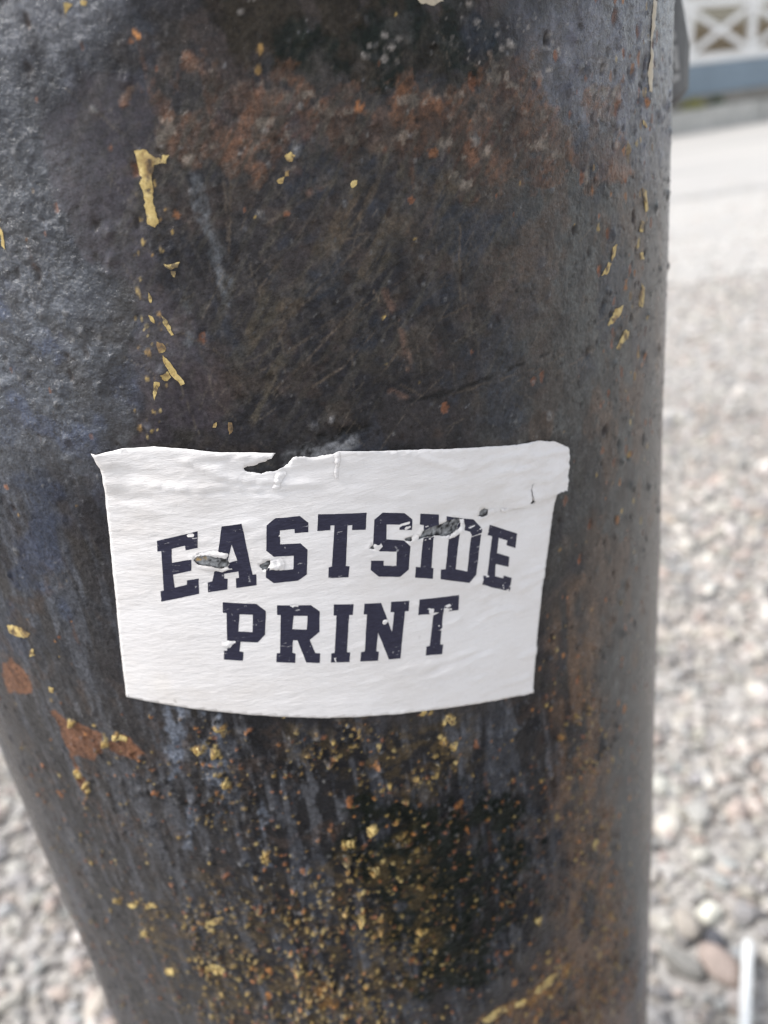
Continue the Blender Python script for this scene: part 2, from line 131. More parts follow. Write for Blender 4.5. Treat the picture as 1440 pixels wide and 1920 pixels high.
def bm_obj(name, bm, mat, parent=None, smooth=False):
    me = bpy.data.meshes.new(name)
    bm.normal_update()
    bm.to_mesh(me)
    bm.free()
    if smooth:
        me.polygons.foreach_set('use_smooth', [True] * len(me.polygons))
    me.materials.append(mat)
    o = bpy.data.objects.new(name, me)
    col.objects.link(o)
    if parent is not None:
        o.parent = parent
    return o

def box_bm(x0, x1, y0, y1, z0, z1, bev=0.006, bm=None):
    own = bm is None
    if own: bm = bmesh.new()
    r = bmesh.ops.create_cube(bm, size=1.0)
    bmesh.ops.scale(bm, vec=(x1 - x0, y1 - y0, z1 - z0), verts=r['verts'])
    bmesh.ops.translate(bm, vec=((x0 + x1) / 2, (y0 + y1) / 2, (z0 + z1) / 2), verts=r['verts'])
    if bev > 0 and own:
        bmesh.ops.bevel(bm, geom=list(bm.edges), offset=bev, segments=2, affect='EDGES')
    return bm

def uv_to_xyz(u, v, h=0.0):
    """u, v, h in millimetres on the pole's wall -> world metres"""
    th = (u / 1000.0) / R
    r = R + h / 1000.0
    return np.stack([np.sin(th) * r, -np.cos(th) * r, CAM_H + v / 1000.0], axis=-1)

# --- value noise
_LAT = np.random.default_rng(5).random((257, 257)).astype(np.float32)
_LAT[256, :] = _LAT[0, :]
_LAT[:, 256] = _LAT[:, 0]
_LATF = _LAT.ravel()
def vnoise(x, y):
    xi = np.floor(x); yi = np.floor(y)
    fx = x - xi; fy = y - yi
    xi = xi.astype(np.int32) & 255; yi = yi.astype(np.int32) & 255
    fx = fx * fx * (3 - 2 * fx); fy = fy * fy * (3 - 2 * fy)
    k = yi * 257 + xi
    a = _LATF[k]; b = _LATF[k + 1]; c = _LATF[k + 257]; d = _LATF[k + 258]
    return (a + (b - a) * fx) * (1 - fy) + (c + (d - c) * fx) * fy
def fbm(x, y, size, octv=4, seed=0, gain=0.55):
    """about 0..1, size = largest feature in mm"""
    s = 0.0; amp = 1.0; tot = 0.0; f = 1.0 / size
    for k in range(octv):
        s = s + amp * vnoise(x * f + 17.3 * k + seed * 7.77, y * f + 9.1 * k + seed * 3.31)
        tot += amp; amp *= gain; f *= 2.03
    return s / tot
def sstep(a, b, x):
    t = np.clip((x - a) / (b - a), 0, 1)
    return t * t * (3 - 2 * t)
def poly_sd(px, py, poly):
    """signed distance to a polygon, positive inside"""
    p = np.asarray(poly, float)
    d2 = np.full(px.shape, 1e9); inside = np.zeros(px.shape, bool)
    n = len(p)
    for i in range(n):
        ax, ay = p[i]; bx, by = p[(i + 1) % n]
        ex, ey = bx - ax, by - ay
        L = ex * ex + ey * ey + 1e-12
        t = np.clip(((px - ax) * ex + (py - ay) * ey) / L, 0, 1)
        d2 = np.minimum(d2, (px - ax - t * ex) ** 2 + (py - ay - t * ey) ** 2)
        if abs(ey) > 1e-12:
            c = ((ay > py) != (by > py)) & (px < ex * (py - ay) / ey + ax)
            inside ^= c
    d = np.sqrt(d2)
    return np.where(inside, d, -d)

# --- materials
class NT:
    def __init__(s, name):
        s.m = bpy.data.materials.new(name)
        s.m.use_nodes = True
        s.t = s.m.node_tree
        s.n, s.l = s.t.nodes, s.t.links
        s.b = s.n['Principled BSDF']
        s.tc = s.n.new('ShaderNodeTexCoord')
    def mapping(s, scale=(1, 1, 1), rot=(0, 0, 0), src='Object'):
        m = s.n.new('ShaderNodeMapping')
        m.inputs['Scale'].default_value = scale
        m.inputs['Rotation'].default_value = rot
        s.l.new(s.tc.outputs[src], m.inputs['Vector'])
        return m.outputs[0]
    def noise(s, scale, detail=5, rough=0.6, vec=None, dist=0.0):
        n = s.n.new('ShaderNodeTexNoise')
        n.inputs['Scale'].default_value = scale
        n.inputs['Detail'].default_value = detail
        n.inputs['Roughness'].default_value = rough
        n.inputs['Distortion'].default_value = dist
        s.l.new(vec if vec is not None else s.tc.outputs['Object'], n.inputs['Vector'])
        return n.outputs[0]
    def voro(s, scale, vec=None, feature='F1', out=0, rand=1.0):
        n = s.n.new('ShaderNodeTexVoronoi')
        n.feature = feature
        n.inputs['Scale'].default_value = scale
        n.inputs['Randomness'].default_value = rand
        s.l.new(vec if vec is not None else s.tc.outputs['Object'], n.inputs['Vector'])
        return n.outputs[out]
    def ramp(s, fac, stops):
        r = s.n.new('ShaderNodeValToRGB')
        e = r.color_ramp.elements
        while len(e) < len(stops): e.new(0.5)
        for k, (p, c) in enumerate(stops):
            e[k].position = p
            e[k].color = (c, c, c, 1) if isinstance(c, (int, float)) else tuple(c) + (1,)
        s.l.new(fac, r.inputs[0])
        return r.outputs[0]
    def mix(s, fac, a, b, mode='MIX'):
        n = s.n.new('ShaderNodeMix')
        n.data_type = 'RGBA'; n.blend_type = mode
        for sock, v in ((n.inputs[0], fac), (n.inputs[6], a), (n.inputs[7], b)):
            if isinstance(v, (int, float)): sock.default_value = v if sock.type == 'VALUE' else (v, v, v, 1)
            elif isinstance(v, tuple): sock.default_value = v + (1,)
            else: s.l.new(v, sock)
        return n.outputs[2]
    def math(s, op, a, b=0.0, clamp=False):
        n = s.n.new('ShaderNodeMath'); n.operation = op; n.use_clamp = clamp
        for sock, v in ((n.inputs[0], a), (n.inputs[1], b)):
            if isinstance(v, (int, float)): sock.default_value = v
            else: s.l.new(v, sock)
        return n.outputs[0]
    def attr(s, name, kind='GEOMETRY', out='Color'):
        a = s.n.new('ShaderNodeAttribute'); a.attribute_name = name; a.attribute_type = kind
        return a.outputs[out]
    def bump(s, h, strength=0.5, dist=0.001, prev=None):
        b = s.n.new('ShaderNodeBump')
        b.inputs['Strength'].default_value = strength
        b.inputs['Distance'].default_value = dist
        s.l.new(h, b.inputs['Height'])
        if prev is not None: s.l.new(prev, b.inputs['Normal'])
        return b.outputs[0]
    def out(s, colr=None, rough=None, normal=None, spec=None, metal=None):
        for nm, v in (('Base Color', colr), ('Roughness', rough), ('Specular IOR Level', spec), ('Metallic', metal)):
            if v is None: continue
            if isinstance(v, (int, float)): s.b.inputs[nm].default_value = v
            elif isinstance(v, tuple): s.b.inputs[nm].default_value = v + (1,)
            else: s.l.new(v, s.b.inputs[nm])
        if normal is not None: s.l.new(normal, s.b.inputs['Normal'])
        return s.m

def mat_simple(name, c, rough=0.6, var=0.25, scale=40.0, bump=0.2, dist=0.002, spec=0.5):
    t = NT(name)
    n = t.noise(scale, 6, 0.65)
    n2 = t.noise(scale * 0.13, 4, 0.6)
    f = t.ramp(n, [(0.3, 1 - var), (0.7, 1 + var)])
    g = t.ramp(n2, [(0.3, 1 - var * 0.6), (0.7, 1 + var * 0.6)])
    cc = t.mix(1.0, t.mix(1.0, c, f, 'MULTIPLY'), g, 'MULTIPLY')
    return t.out(cc, rough, t.bump(n, bump, dist), spec)

def mat_pole():
    t = NT('weathered pole paint')
    base = t.attr('paint')
    fine = t.noise(1500, 5, 0.7)
    mid = t.noise(420, 5, 0.65)
    # brushed grain, mostly up and down
    grain = t.noise(900, 4, 0.6, t.mapping((1, 1, 0.16)))
    c = t.mix(1.0, base, t.ramp(fine, [(0.28, 0.45), (0.72, 1.6)]), 'MULTIPLY')
    c = t.mix(1.0, c, t.ramp(mid, [(0.3, 0.6), (0.7, 1.42)]), 'MULTIPLY')
    c = t.mix(1.0, c, t.ramp(grain, [(0.3, 0.84), (0.7, 1.16)]), 'MULTIPLY')
    rough = t.attr('gloss', out='Fac')
    rough = t.math('ADD', rough, t.math('MULTIPLY', t.math('SUBTRACT', mid, 0.5), 0.25), True)
    amt = t.attr('grit', out='Fac')
    n1 = t.bump(t.math('MULTIPLY', t.noise(700, 6, 0.62), amt), 1.0, 0.0011)
    n2 = t.bump(t.math('MULTIPLY', fine, amt), 0.8, 0.0004, n1)
    t.b.inputs['Sheen Weight'].default_value = 0.06
    t.b.inputs['Sheen Roughness'].default_value = 0.35
    return t.out(c, rough, n2, t.attr('shine', out='Fac'))

def mat_chip():
    t = NT('old yellow paint')
    n = t.noise(900, 5, 0.65)
    b = t.noise(260, 3, 0.6)
    c = t.ramp(n, [(0.3, (0.26, 0.165, 0.05)), (0.5, (0.47, 0.345, 0.125)), (0.72, (0.60, 0.475, 0.22))])
    d = t.noise(520, 4, 0.7)
    c = t.mix(t.ramp(b, [(0.52, 0.0), (0.64, 0.8)]), c, (0.13, 0.068, 0.03))
    c = t.mix(t.ramp(d, [(0.52, 0.0), (0.60, 0.85)]), c, (0.060, 0.040, 0.024))
    return t.out(c, 0.55, t.bump(n, 0.6, 0.0003))

def mat_paper():
    t = NT('sticker paper')
    n = t.noise(55, 6, 0.62)
    st = t.noise(28, 3, 0.5)
    cr = t.noise(85, 7, 0.7, t.mapping((0.6, 0.6, 2.2), (0, 0.25, 0)))
    fib = t.noise(1600, 4, 0.6)
    sp = t.noise(230, 2, 0.5)
    c = t.mix(t.ramp(n, [(0.42, 0.0), (0.75, 0.5)]), (0.705, 0.682, 0.672), (0.60, 0.56, 0.53))
    c = t.mix(t.ramp(st, [(0.64, 0.0), (0.78, 0.4)]), c, (0.62, 0.52, 0.36))
    c = t.mix(t.ramp(sp, [(0.75, 0.0), (0.79, 0.7)]), c, (0.16, 0.14, 0.12))
    gr = t.noise(38, 7, 0.72, t.mapping((0.8, 0.8, 1.6), (0, 0.18, 0)))
    c = t.mix(t.ramp(gr, [(0.48, 0.0), (0.70, 0.5)]), c, (0.52, 0.475, 0.43))
    c = t.mix(t.ramp(fib, [(0.60, 0.0), (0.8, 0.35)]), c, (0.46, 0.44, 0.42))
    b1 = t.bump(cr, 0.5, 0.0010)
    b2 = t.bump(fib, 0.22, 0.00012, b1)
    return t.out(c, 0.5, b2, 0.4)

def mat_ink():
    t = NT('dark navy print')
    vec = t.mapping((1, 1, 5.5), (0, 0.17, 0))
    s = t.noise(420, 5, 0.72, vec)
    s2 = t.noise(120, 3, 0.6, t.mapping((1, 1, 3), (0, 0.2, 0)))
    s = t.math('ADD', s, t.math('MULTIPLY', t.math('SUBTRACT', s2, 0.5), 0.35))
    wear = t.ramp(s, [(0.665, 0.0), (0.71, 0.75)])
    tone = t.noise(900, 4, 0.6, t.mapping((1, 1, 6), (0, 0.12, 0)))
    ink = t.mix(t.ramp(tone, [(0.35, 0.0), (0.75, 1.0)]), (0.0100, 0.0100, 0.026), (0.030, 0.030, 0.058))
    sp = t.noise(1100, 3, 0.6)
    c = t.mix(wear, ink, (0.60, 0.58, 0.58))
    c = t.mix(t.ramp(sp, [(0.68, 0.0), (0.74, 0.6)]), c, (0.5, 0.49, 0.5))
    return t.out(c, 0.5, t.bump(s, 0.15, 0.0002), 0.35)

def mat_stone():
    t = NT('gravel stone')
    tint = t.attr('tint', 'INSTANCER')
    n = t.noise(4.0, 6, 0.65)
    sp = t.noise(16.0, 3, 0.7)
    c = t.mix(1.0, tint, t.ramp(n, [(0.3, 0.75), (0.7, 1.25)]), 'MULTIPLY')
    c = t.mix(1.0, c, t.ramp(sp, [(0.35, 0.72), (0.65, 1.22)]), 'MULTIPLY')
    return t.out(c, 0.75, t.bump(sp, 0.3, 0.05))

def mat_pebble(name, c):
    t = NT(name)
    n = t.noise(160, 6, 0.65); sp = t.noise(700, 3, 0.7)
    k = t.mix(1.0, c, t.ramp(n, [(0.3, 0.78), (0.7, 1.22)]), 'MULTIPLY')
    k = t.mix(1.0, k, t.ramp(sp, [(0.35, 0.8), (0.65, 1.18)]), 'MULTIPLY')
    return t.out(k, 0.7, t.bump(sp, 0.4, 0.0006))

def mat_ground():
    t = NT('gritty soil')
    cells = t.voro(95, out=1)
    big = t.noise(1.3, 4, 0.6)
    n = t.noise(140, 6, 0.7)
    g = t.n.new('ShaderNodeRGBToBW'); t.l.new(cells, g.inputs[0])
    c = t.ramp(g.outputs[0], [(0.1, (0.22, 0.205, 0.19)), (0.35, (0.36, 0.34, 0.32)), (0.6, (0.45, 0.43, 0.405)), (0.85, (0.54, 0.52, 0.495))])
    c = t.mix(t.ramp(n, [(0.45, 0.0), (0.7, 0.5)]), c, (0.27, 0.245, 0.215))
    c = t.mix(1.0, c, t.ramp(big, [(0.3, 0.8), (0.7, 1.15)]), 'MULTIPLY')
    d = t.voro(95)
    return t.out(c, 0.9, t.bump(d, 0.7, 0.006))

def mat_paving():
    t = NT('pale worn paving')
    n = t.noise(45, 7, 0.78)
    big = t.noise(0.9, 5, 0.62, t.mapping((0.45, 1.5, 1), (0, 0, 0.14)))
    patch = t.noise(0.55, 4, 0.55, t.mapping((0.35, 2.6, 1), (0, 0, 0.14)))
    c = t.ramp(n, [(0.3, (0.35, 0.335, 0.31)), (0.55, (0.43, 0.412, 0.387)), (0.75, (0.50, 0.482, 0.455))])
    c = t.mix(t.ramp(big, [(0.45, 0.0), (0.7, 0.55)]), c, (0.33, 0.32, 0.31))
    c = t.mix(t.ramp(patch, [(0.56, 0.0), (0.68, 0.45)]), c, (0.2, 0.2, 0.2))
    return t.out(c, 0.85, t.bump(n, 0.4, 0.004))

M = dict(
    pole=mat_pole(), chip=mat_chip(), paper=mat_paper(), ink=mat_ink(), stone=mat_stone(),
    soil=mat_ground(), paving=mat_paving(),
    cream=mat_simple('cream paint run', (0.40, 0.34, 0.25), 0.5, 0.2, 900, 0.3, 0.0002),
    vinyl=mat_simple('black vinyl', (0.060, 0.059, 0.060), 0.5, 0.25, 350, 0.2, 0.0003),
    vinyl_print=mat_simple('faded grey print', (0.24, 0.235, 0.23), 0.55, 0.25, 600, 0.2, 0.0002),
    straw=mat_simple('white straw plastic', (0.82, 0.82, 0.79), 0.4, 0.06, 200, 0.1, 0.0003),
    white=mat_simple('white painted timber', (0.74, 0.73, 0.71), 0.5, 0.08, 12, 0.2, 0.004),
    fascia=mat_simple('blue grey painted board', (0.165, 0.215, 0.26), 0.55, 0.12, 9, 0.2, 0.004),
    tan=mat_simple('tan wall boards', (0.44, 0.34, 0.22), 0.7, 0.18, 7, 0.3, 0.005),
    cream_wall=mat_simple('cream boards', (0.62, 0.56, 0.43), 0.65, 0.1, 7, 0.3, 0.005),
    concrete=mat_simple('grey concrete', (0.42, 0.41, 0.38), 0.85, 0.25, 14, 0.5, 0.006),
    decking=mat_simple('grey decking', (0.25, 0.23, 0.2), 0.75, 0.2, 20, 0.4, 0.004),
    roof=mat_simple('dark roof felt', (0.06, 0.06, 0.062), 0.9, 0.2, 30, 0.4, 0.005),
    dirt=mat_simple('planter soil', (0.075, 0.055, 0.038), 0.95, 0.35, 25, 0.8, 0.02),
    dry=mat_simple('yellow green leaves', (0.33, 0.32, 0.08), 0.6, 0.3, 60, 0.1, 0.001),
    green=mat_simple('dark green leaves', (0.05, 0.085, 0.03), 0.6, 0.3, 60, 0.1, 0.001),
    twig=mat_simple('plant stem', (0.10, 0.08, 0.04), 0.8, 0.2, 60, 0.1, 0.001),
    pane=mat_simple('dark window pane', (0.03, 0.035, 0.04), 0.08, 0.1, 5, 0.0, 0.001),
)

# ================================================================== the ground
def sheet(name, pts, z, mat, sub=1):
    bm = bmesh.new()
    vs_ = [bm.verts.new((x, y, z)) for x, y in pts]
    bm.faces.new(vs_)
    o = bm_obj(name, bm, mat)
    o['kind'] = 'structure'
    return o
sheet('ground', [(-600, -600), (600, -600), (600, 600), (-600, 600)], 0.0, M['soil'])
# pale paved yard between the gravel and the building, with an uneven near edge
fd = Vector((0.94683223, 0.32172774))          # along the facade
fnv = Vector((0.32172774, -0.94683223))        # out of the facade, towards the pole
gA = Vector((7.12495, 13.93383))
def fpt(s, o):                                 # s along the facade, o out of it
    p = gA + fd * s + fnv * o
    return (p.x, p.y)
near = []
for k in range(0, 81):
    x = -40 + k
    near.append((x, 2.15 + 0.30 * x * 0.34 + 0.10 * math.sin(x * 1.7) + 0.06 * math.sin(x * 4.1 + 1)))
far = [fpt(60, 0.05), fpt(-60, 0.05)]
sheet('paved_yard', near + far, 0.004, M['paving'])

# gravel: uncountable, one object that scatters stones over points
def gravel():
    pts, rot, scl, tint, idx = [], [], [], [], []
    pal = np.array([[0.39, 0.38, 0.36], [0.31, 0.305, 0.30], [0.43, 0.405, 0.375], [0.23, 0.23, 0.235], [0.37, 0.295, 0.26],
                    [0.52, 0.505, 0.475], [0.355, 0.34, 0.30], [0.42, 0.37, 0.335], [0.15, 0.15, 0.155], [0.33, 0.345, 0.36], [0.30, 0.225, 0.185]])
    pw = np.array([.16, .16, .10, .12, .06, .10, .09, .06, .08, .05, .02]); pw = pw / pw.sum()
    near_p = lambda P: sstep(1.35, 0.75, np.hypot(P[:, 0] - 0.1, P[:, 1] - 0.3))
    def scatter(x0, x1, y0, y1, dens, smin, smax, keep, zoff):
        n = int((x1 - x0) * (y1 - y0) * dens)
        P = np.stack([rng.uniform(x0, x1, n), rng.uniform(y0, y1, n)], 1)
        P = P[keep(P)]
        n = len(P)
        s = smin * (smax / smin) ** (rng.random(n) ** 1.7)
        z = s * zoff + rng.normal(0, 0.0012, n)
        pts.append(np.c_[P, z])
        rot.append(np.c_[rng.normal(0, 0.55, n), rng.normal(0, 0.55, n), rng.uniform(0, 6.283, n)])
        a = rng.uniform(0.85, 1.35, n); b = rng.uniform(0.7, 1.05, n); c = rng.uniform(0.5, 0.9, n)
        scl.append(np.c_[a, b, c] * s[:, None])
        t = (pal[rng.choice(len(pal), n, p=pw)] * 0.8 + 0.13) * rng.uniform(0.82, 1.2, (n, 1)) * rng.normal(1, 0.012, (n, 3)) * np.array([1.02, 0.975, 0.925])
        tint.append(np.c_[np.clip(t, 0.02, 0.8), np.ones(n)])
        idx.append(rng.integers(0, 6, n))
    edge = lambda P: 2.15 + 0.102 * P[:, 0] + 0.10 * np.sin(P[:, 0] * 1.7)
    rad = lambda P: np.hypot(P[:, 0], P[:, 1])
    okp = lambda P: (rad(P) > R + 0.004)
    big = [(0.236, 0.180, .016), (0.226, 0.139, .020), (0.205, 0.142, .018), (0.232, 0.158, .013), (0.243, 0.14, .012), (0.262, 0.136, .02)]
    def clear(P):
        m = okp(P)
        for x, y, r in big: m &= np.hypot(P[:, 0] - x, P[:, 1] - y) > r
        return m
    # near field: coarse stones, then fines between them
    nearc = lambda P: clear(P) & (rng.random(len(P)) < near_p(P))
    nearo = lambda P: okp(P) & (rng.random(len(P)) < near_p(P))
    scatter(-1.3, 1.5, -1.1, 1.7, 14500, 0.0024, 0.0080, nearc, 0.62)
    scatter(-1.3, 1.5, -1.1, 1.7, 400, 0.0085, 0.0125, nearc, 0.7)
    scatter(-1.3, 1.5, -1.1, 1.7, 3500, 0.0018, 0.0034, nearo, 1.6)
    # further out: stones only as far as the paved yard
    ring = lambda P: (rng.random(len(P)) > near_p(P)) & (P[:, 1] < edge(P) + 3.2 * (rng.random(len(P)) ** 3.2))
    scatter(-3.0, 4.4, -2.0, 5.6, 3400, 0.0032, 0.0095, ring, 0.5)
    P = np.concatenate(pts); ro = np.concatenate(rot); sc = np.concatenate(scl); ti = np.concatenate(tint); ix = np.concatenate(idx)
    me = bpy.data.meshes.new('gravel')
    me.vertices.add(len(P)); me.vertices.foreach_set('co', P.ravel())
    me.attributes.new('rot', 'FLOAT_VECTOR', 'POINT').data.foreach_set('vector', ro.ravel())
    me.attributes.new('scl', 'FLOAT_VECTOR', 'POINT').data.foreach_set('vector', sc.ravel())
    me.attributes.new('tint', 'FLOAT_COLOR', 'POINT').data.foreach_set('color', ti.ravel())
    me.attributes.new('idx', 'INT', 'POINT').data.foreach_set('value', ix.astype(np.int32))
    me.materials.append(M['stone'])
    o = bpy.data.objects.new('gravel', me)
    col.objects.link(o)
    tag(o, 'pale mixed gravel spread round the foot of the pole', 'gravel', kind='stuff')
    g = bpy.data.node_groups.new('gravel_scatter', 'GeometryNodeTree')
    g.interface.new_socket('Geometry', in_out='INPUT', socket_type='NodeSocketGeometry')
    g.interface.new_socket('Geometry', in_out='OUTPUT', socket_type='NodeSocketGeometry')
    N, L = g.nodes, g.links
    gi, go = N.new('NodeGroupInput'), N.new('NodeGroupOutput')
    g2i = N.new('GeometryNodeGeometryToInstance')
    for k in range(6):
        ico = N.new('GeometryNodeMeshIcoSphere'); ico.inputs['Radius'].default_value = 1.0; ico.inputs['Subdivisions'].default_value = 3
        nz = N.new('ShaderNodeTexNoise'); nz.noise_dimensions = '4D'
        nz.inputs['W'].default_value = k * 5.3 + 1.7; nz.inputs['Scale'].default_value = 0.85; nz.inputs['Detail'].default_value = 2.0
        vo = N.new('ShaderNodeTexVoronoi'); vo.voronoi_dimensions = '4D'
        vo.inputs['W'].default_value = k * 3.1; vo.inputs['Scale'].default_value = 1.25
        pos = N.new('GeometryNodeInputPosition')
        add = N.new('ShaderNodeMath'); add.operation = 'MULTIPLY_ADD'; add.inputs[1].default_value = 1.0; add.inputs[2].default_value = 0.12
        L.new(nz.outputs[0], add.inputs[0])
        ad2 = N.new('ShaderNodeMath'); ad2.operation = 'MULTIPLY_ADD'; ad2.inputs[1].default_value = 0.55
        L.new(vo.outputs['Distance'], ad2.inputs[0]); L.new(add.outputs[0], ad2.inputs[2])
        sv = N.new('ShaderNodeVectorMath'); sv.operation = 'SCALE'
        L.new(pos.outputs[0], sv.inputs[0]); L.new(ad2.outputs[0], sv.inputs['Scale'])
        sp = N.new('GeometryNodeSetPosition')
        L.new(ico.outputs['Mesh'], sp.inputs['Geometry']); L.new(sv.outputs[0], sp.inputs['Position'])
        sh = N.new('GeometryNodeSetShadeSmooth'); L.new(sp.outputs[0], sh.inputs[0])
        sm = N.new('GeometryNodeSetMaterial'); sm.inputs['Material'].default_value = M['stone']
        L.new(sh.outputs[0], sm.inputs['Geometry'])
        L.new(sm.outputs[0], g2i.inputs[0])
    def named(nm, dt):
        a = N.new('GeometryNodeInputNamedAttribute'); a.data_type = dt; a.inputs['Name'].default_value = nm
        return next(s for s in a.outputs if s.enabled and s.name == 'Attribute')
    iop = N.new('GeometryNodeInstanceOnPoints')
    iop.inputs['Pick Instance'].default_value = True
    L.new(gi.outputs[0], iop.inputs['Points']); L.new(g2i.outputs[0], iop.inputs['Instance'])
    L.new(named('idx', 'INT'), iop.inputs['Instance Index'])
    L.new(named('rot', 'FLOAT_VECTOR'), iop.inputs['Rotation'])
    L.new(named('scl', 'FLOAT_VECTOR'), iop.inputs['Scale'])
    L.new(iop.outputs[0], go.inputs[0])
    md = o.modifiers.new('scatter', 'NODES'); md.node_group = g
gravel()

# ================================================================== the pole
def build_pole():
    z0v = -CAM_H * 1000 - 60.0                      # sunk into the gravel
    ztop = 720.0                                    # mm above the lens
    th_lim = 74.0
    uf = math.radians(th_lim) * R * 1000
    ua = math.pi * R * 1000
    Uf = np.linspace(-uf, uf, 810)
    Ub = np.linspace(uf, 2 * ua - uf, 170)[1:-1]
    U = np.concatenate([Uf, Ub])                    # once round, closed
    Va = np.linspace(z0v, -225, 120, endpoint=False)
    Vf = np.linspace(-225, 34, 900, endpoint=False)
    Vb = np.linspace(34, ztop, 170)
    V = np.concatenate([Va, Vf, Vb])
    nu, nv = len(U), len(V)
    X, Y = [q.astype(np.float32) for q in np.meshgrid(U, V)]
    warpx = (fbm(X, Y, 9, 4, 1) - 0.5); warpy = (fbm(X, Y, 9, 4, 2) - 0.5)
    wf = (fbm(X, Y, 2.2, 4, 3) - 0.5); wf2 = (fbm(X, Y, 0.75, 3, 4) - 0.5)
    def window(poly_or_box, pad):
        p = np.asarray(poly_or_box, float)
        i0 = np.searchsorted(Uf, p[:, 0].min() - pad); i1 = np.searchsorted(Uf, p[:, 0].max() + pad)
        j0 = np.searchsorted(V, p[:, 1].min() - pad); j1 = np.searchsorted(V, p[:, 1].max() + pad)
        return slice(j0, j1), slice(i0, i1)
    def zone(name, soft=2.0, warp=5.0, fine=3.0):
        m = np.zeros(X.shape, np.float32)
        for p in ZONES[name]:
            j, i = window(p, 14)
            sd = poly_sd(X[j, i] + 1.6 * warp * warpx[j, i], Y[j, i] + 1.6 * warp * warpy[j, i], p) + 1.5 * fine * wf[j, i]
            m[j, i] = np.maximum(m[j, i], sstep(-soft * 0.4, soft * 0.4, sd))
        return m
    n1 = fbm(X, Y, 14, 5, 11); n2 = fbm(X, Y, 4, 5, 12); n3 = fbm(X, Y, 1.6, 4, 13)
    vert = fbm(X, Y * 0.12, 2.4, 4, 14)             # streaks running down the wall
    def diag(ang, size, ratio, seed):
        c, s = math.cos(ang), math.sin(ang)
        return fbm((X * c + Y * s) / ratio, -X * s + Y * c, size, 4, seed)
    d1 = diag(math.radians(52), 0.9, 9, 15); d2 = diag(math.radians(28), 0.8, 10, 16); d3 = diag(math.radians(100), 0.7, 10, 17)
    C = np.empty(X.shape + (3,), np.float32)
    mid0 = sstep(-52, -40, Y) * sstep(-16, -8, X) * sstep(95, 60, X)
    C[:] = (0.0135, 0.0128, 0.0155)
    def lay(mask, c):
        C[:] = C + (np.array(c, np.float32) - C) * mask[..., None].astype(np.float32)
    spec = np.full(X.shape, 0.24, np.float32)
    lay(sstep(0.45, 0.62, n1) * 0.6, (0.030, 0.026, 0.0265))
    lay(sstep(0.52, 0.66, fbm(X, Y, 6, 4, 18)) * 0.6, (0.030, 0.0255, 0.0215))
    gloss = 0.28 + 0.12 * (n2 - 0.5)
    grit = np.full(X.shape, 0.30)
    zr = zone('rightgrey', 32, 10, 6)
    lay(zr * (0.45 + 0.55 * sstep(0.3, 0.6, n2)) * 0.92, (0.052, 0.055, 0.054))
    lay(zr * sstep(0.55, 0.68, vert) * 0.45, (0.075, 0.077, 0.074))
    lay(zr * sstep(0.54, 0.64, fbm(X, Y * 0.6, 6, 5, 38)) * 0.6, (0.075, 0.046, 0.030))
    lay(zr * sstep(0.58, 0.66, fbm(X, Y * 0.7, 2.4, 4, 39)) * 0.6, (0.018, 0.016, 0.016))
    zb = zone('bluegrey', 26, 9, 5)
    lay(zb * (0.4 + 0.6 * sstep(0.35, 0.55, n2 * 0.6 + vert * 0.4)), (0.030, 0.035, 0.046))
    lay(zb * sstep(0.55, 0.68, fbm(X, Y, 7, 4, 19)) * 0.6, (0.030, 0.044, 0.088))  # blue tint paints a sky sheen into the wall's colour
    lay(zb * sstep(0.56, 0.66, fbm(X, Y, 3.2, 4, 24)) * 0.6, (0.082, 0.090, 0.106))
    lay(zb * sstep(0.58, 0.70, fbm(X, Y, 4.5, 4, 25)) * 0.6, (0.020, 0.020, 0.024))
    zg = zone('greylight', 10, 6, 3)
    lay(zg * (0.5 + 0.5 * n2), (0.082, 0.086, 0.100))
    zl = zone('lavender', 16, 8, 5)
    lay(zl * (0.35 + 0.65 * sstep(0.35, 0.55, n2 * 0.5 + vert * 0.5)), (0.062, 0.063, 0.084))
    lay(zl * sstep(0.56, 0.68, fbm(X, Y * 0.5, 4, 4, 26)) * 0.5, (0.125, 0.128, 0.15))
    zp = zone('plum', 2.2, 4, 2)
    lay(zp * 0.94, (0.030, 0.0255, 0.0315))
    lay(zp * sstep(0.48, 0.62, n1) * 0.6, (0.042, 0.0365, 0.042))
    lay(zp * sstep(0.55, 0.7, d1) * 0.3, (0.055, 0.048, 0.050))
    zk = zone('blackgreen', 3, 9, 6)
    lay(zk * sstep(0.2, 0.5, n2) * 0.95, (0.0062, 0.0092, 0.0072))
    lay(zk * sstep(0.60, 0.72, fbm(X, Y * 2.2, 5, 4, 27)) * 0.6, (0.048, 0.047, 0.046))
    zu = zone('rust', 2.5, 9, 6)
    brush = 0.5 * d2 + 0.5 * n2
    lay(zu * (0.35 + 0.65 * sstep(0.38, 0.56, brush)), (0.118, 0.060, 0.036))
    lay(zu * sstep(0.50, 0.62, fbm(X, Y, 5, 5, 20)) * 0.8, (0.150, 0.070, 0.037))
    lay(zu * sstep(0.54, 0.64, fbm(X, Y, 6, 5, 21)) * 0.8, (0.026, 0.017, 0.014))
    lay(zu * sstep(0.55, 0.66, d2) * 0.45, (0.110, 0.080, 0.062))
    lay(zu * sstep(0.54, 0.64, d1) * 0.5, (0.030, 0.022, 0.018))
    lay(zu * sstep(0.62, 0.69, fbm(X, Y, 1.8, 4, 22)) * 0.65, (0.20, 0.17, 0.14))
    lay(zk * sstep(0.35, 0.6, fbm(X, Y, 9, 4, 37)) * 0.8 * sstep(8, 13, Y), (0.0055, 0.0085, 0.0062))
    zo = zone('olive', 4, 9, 4)
    lay(zo * sstep(0.42, 0.60, d1) * 0.9, (0.052, 0.044, 0.032))
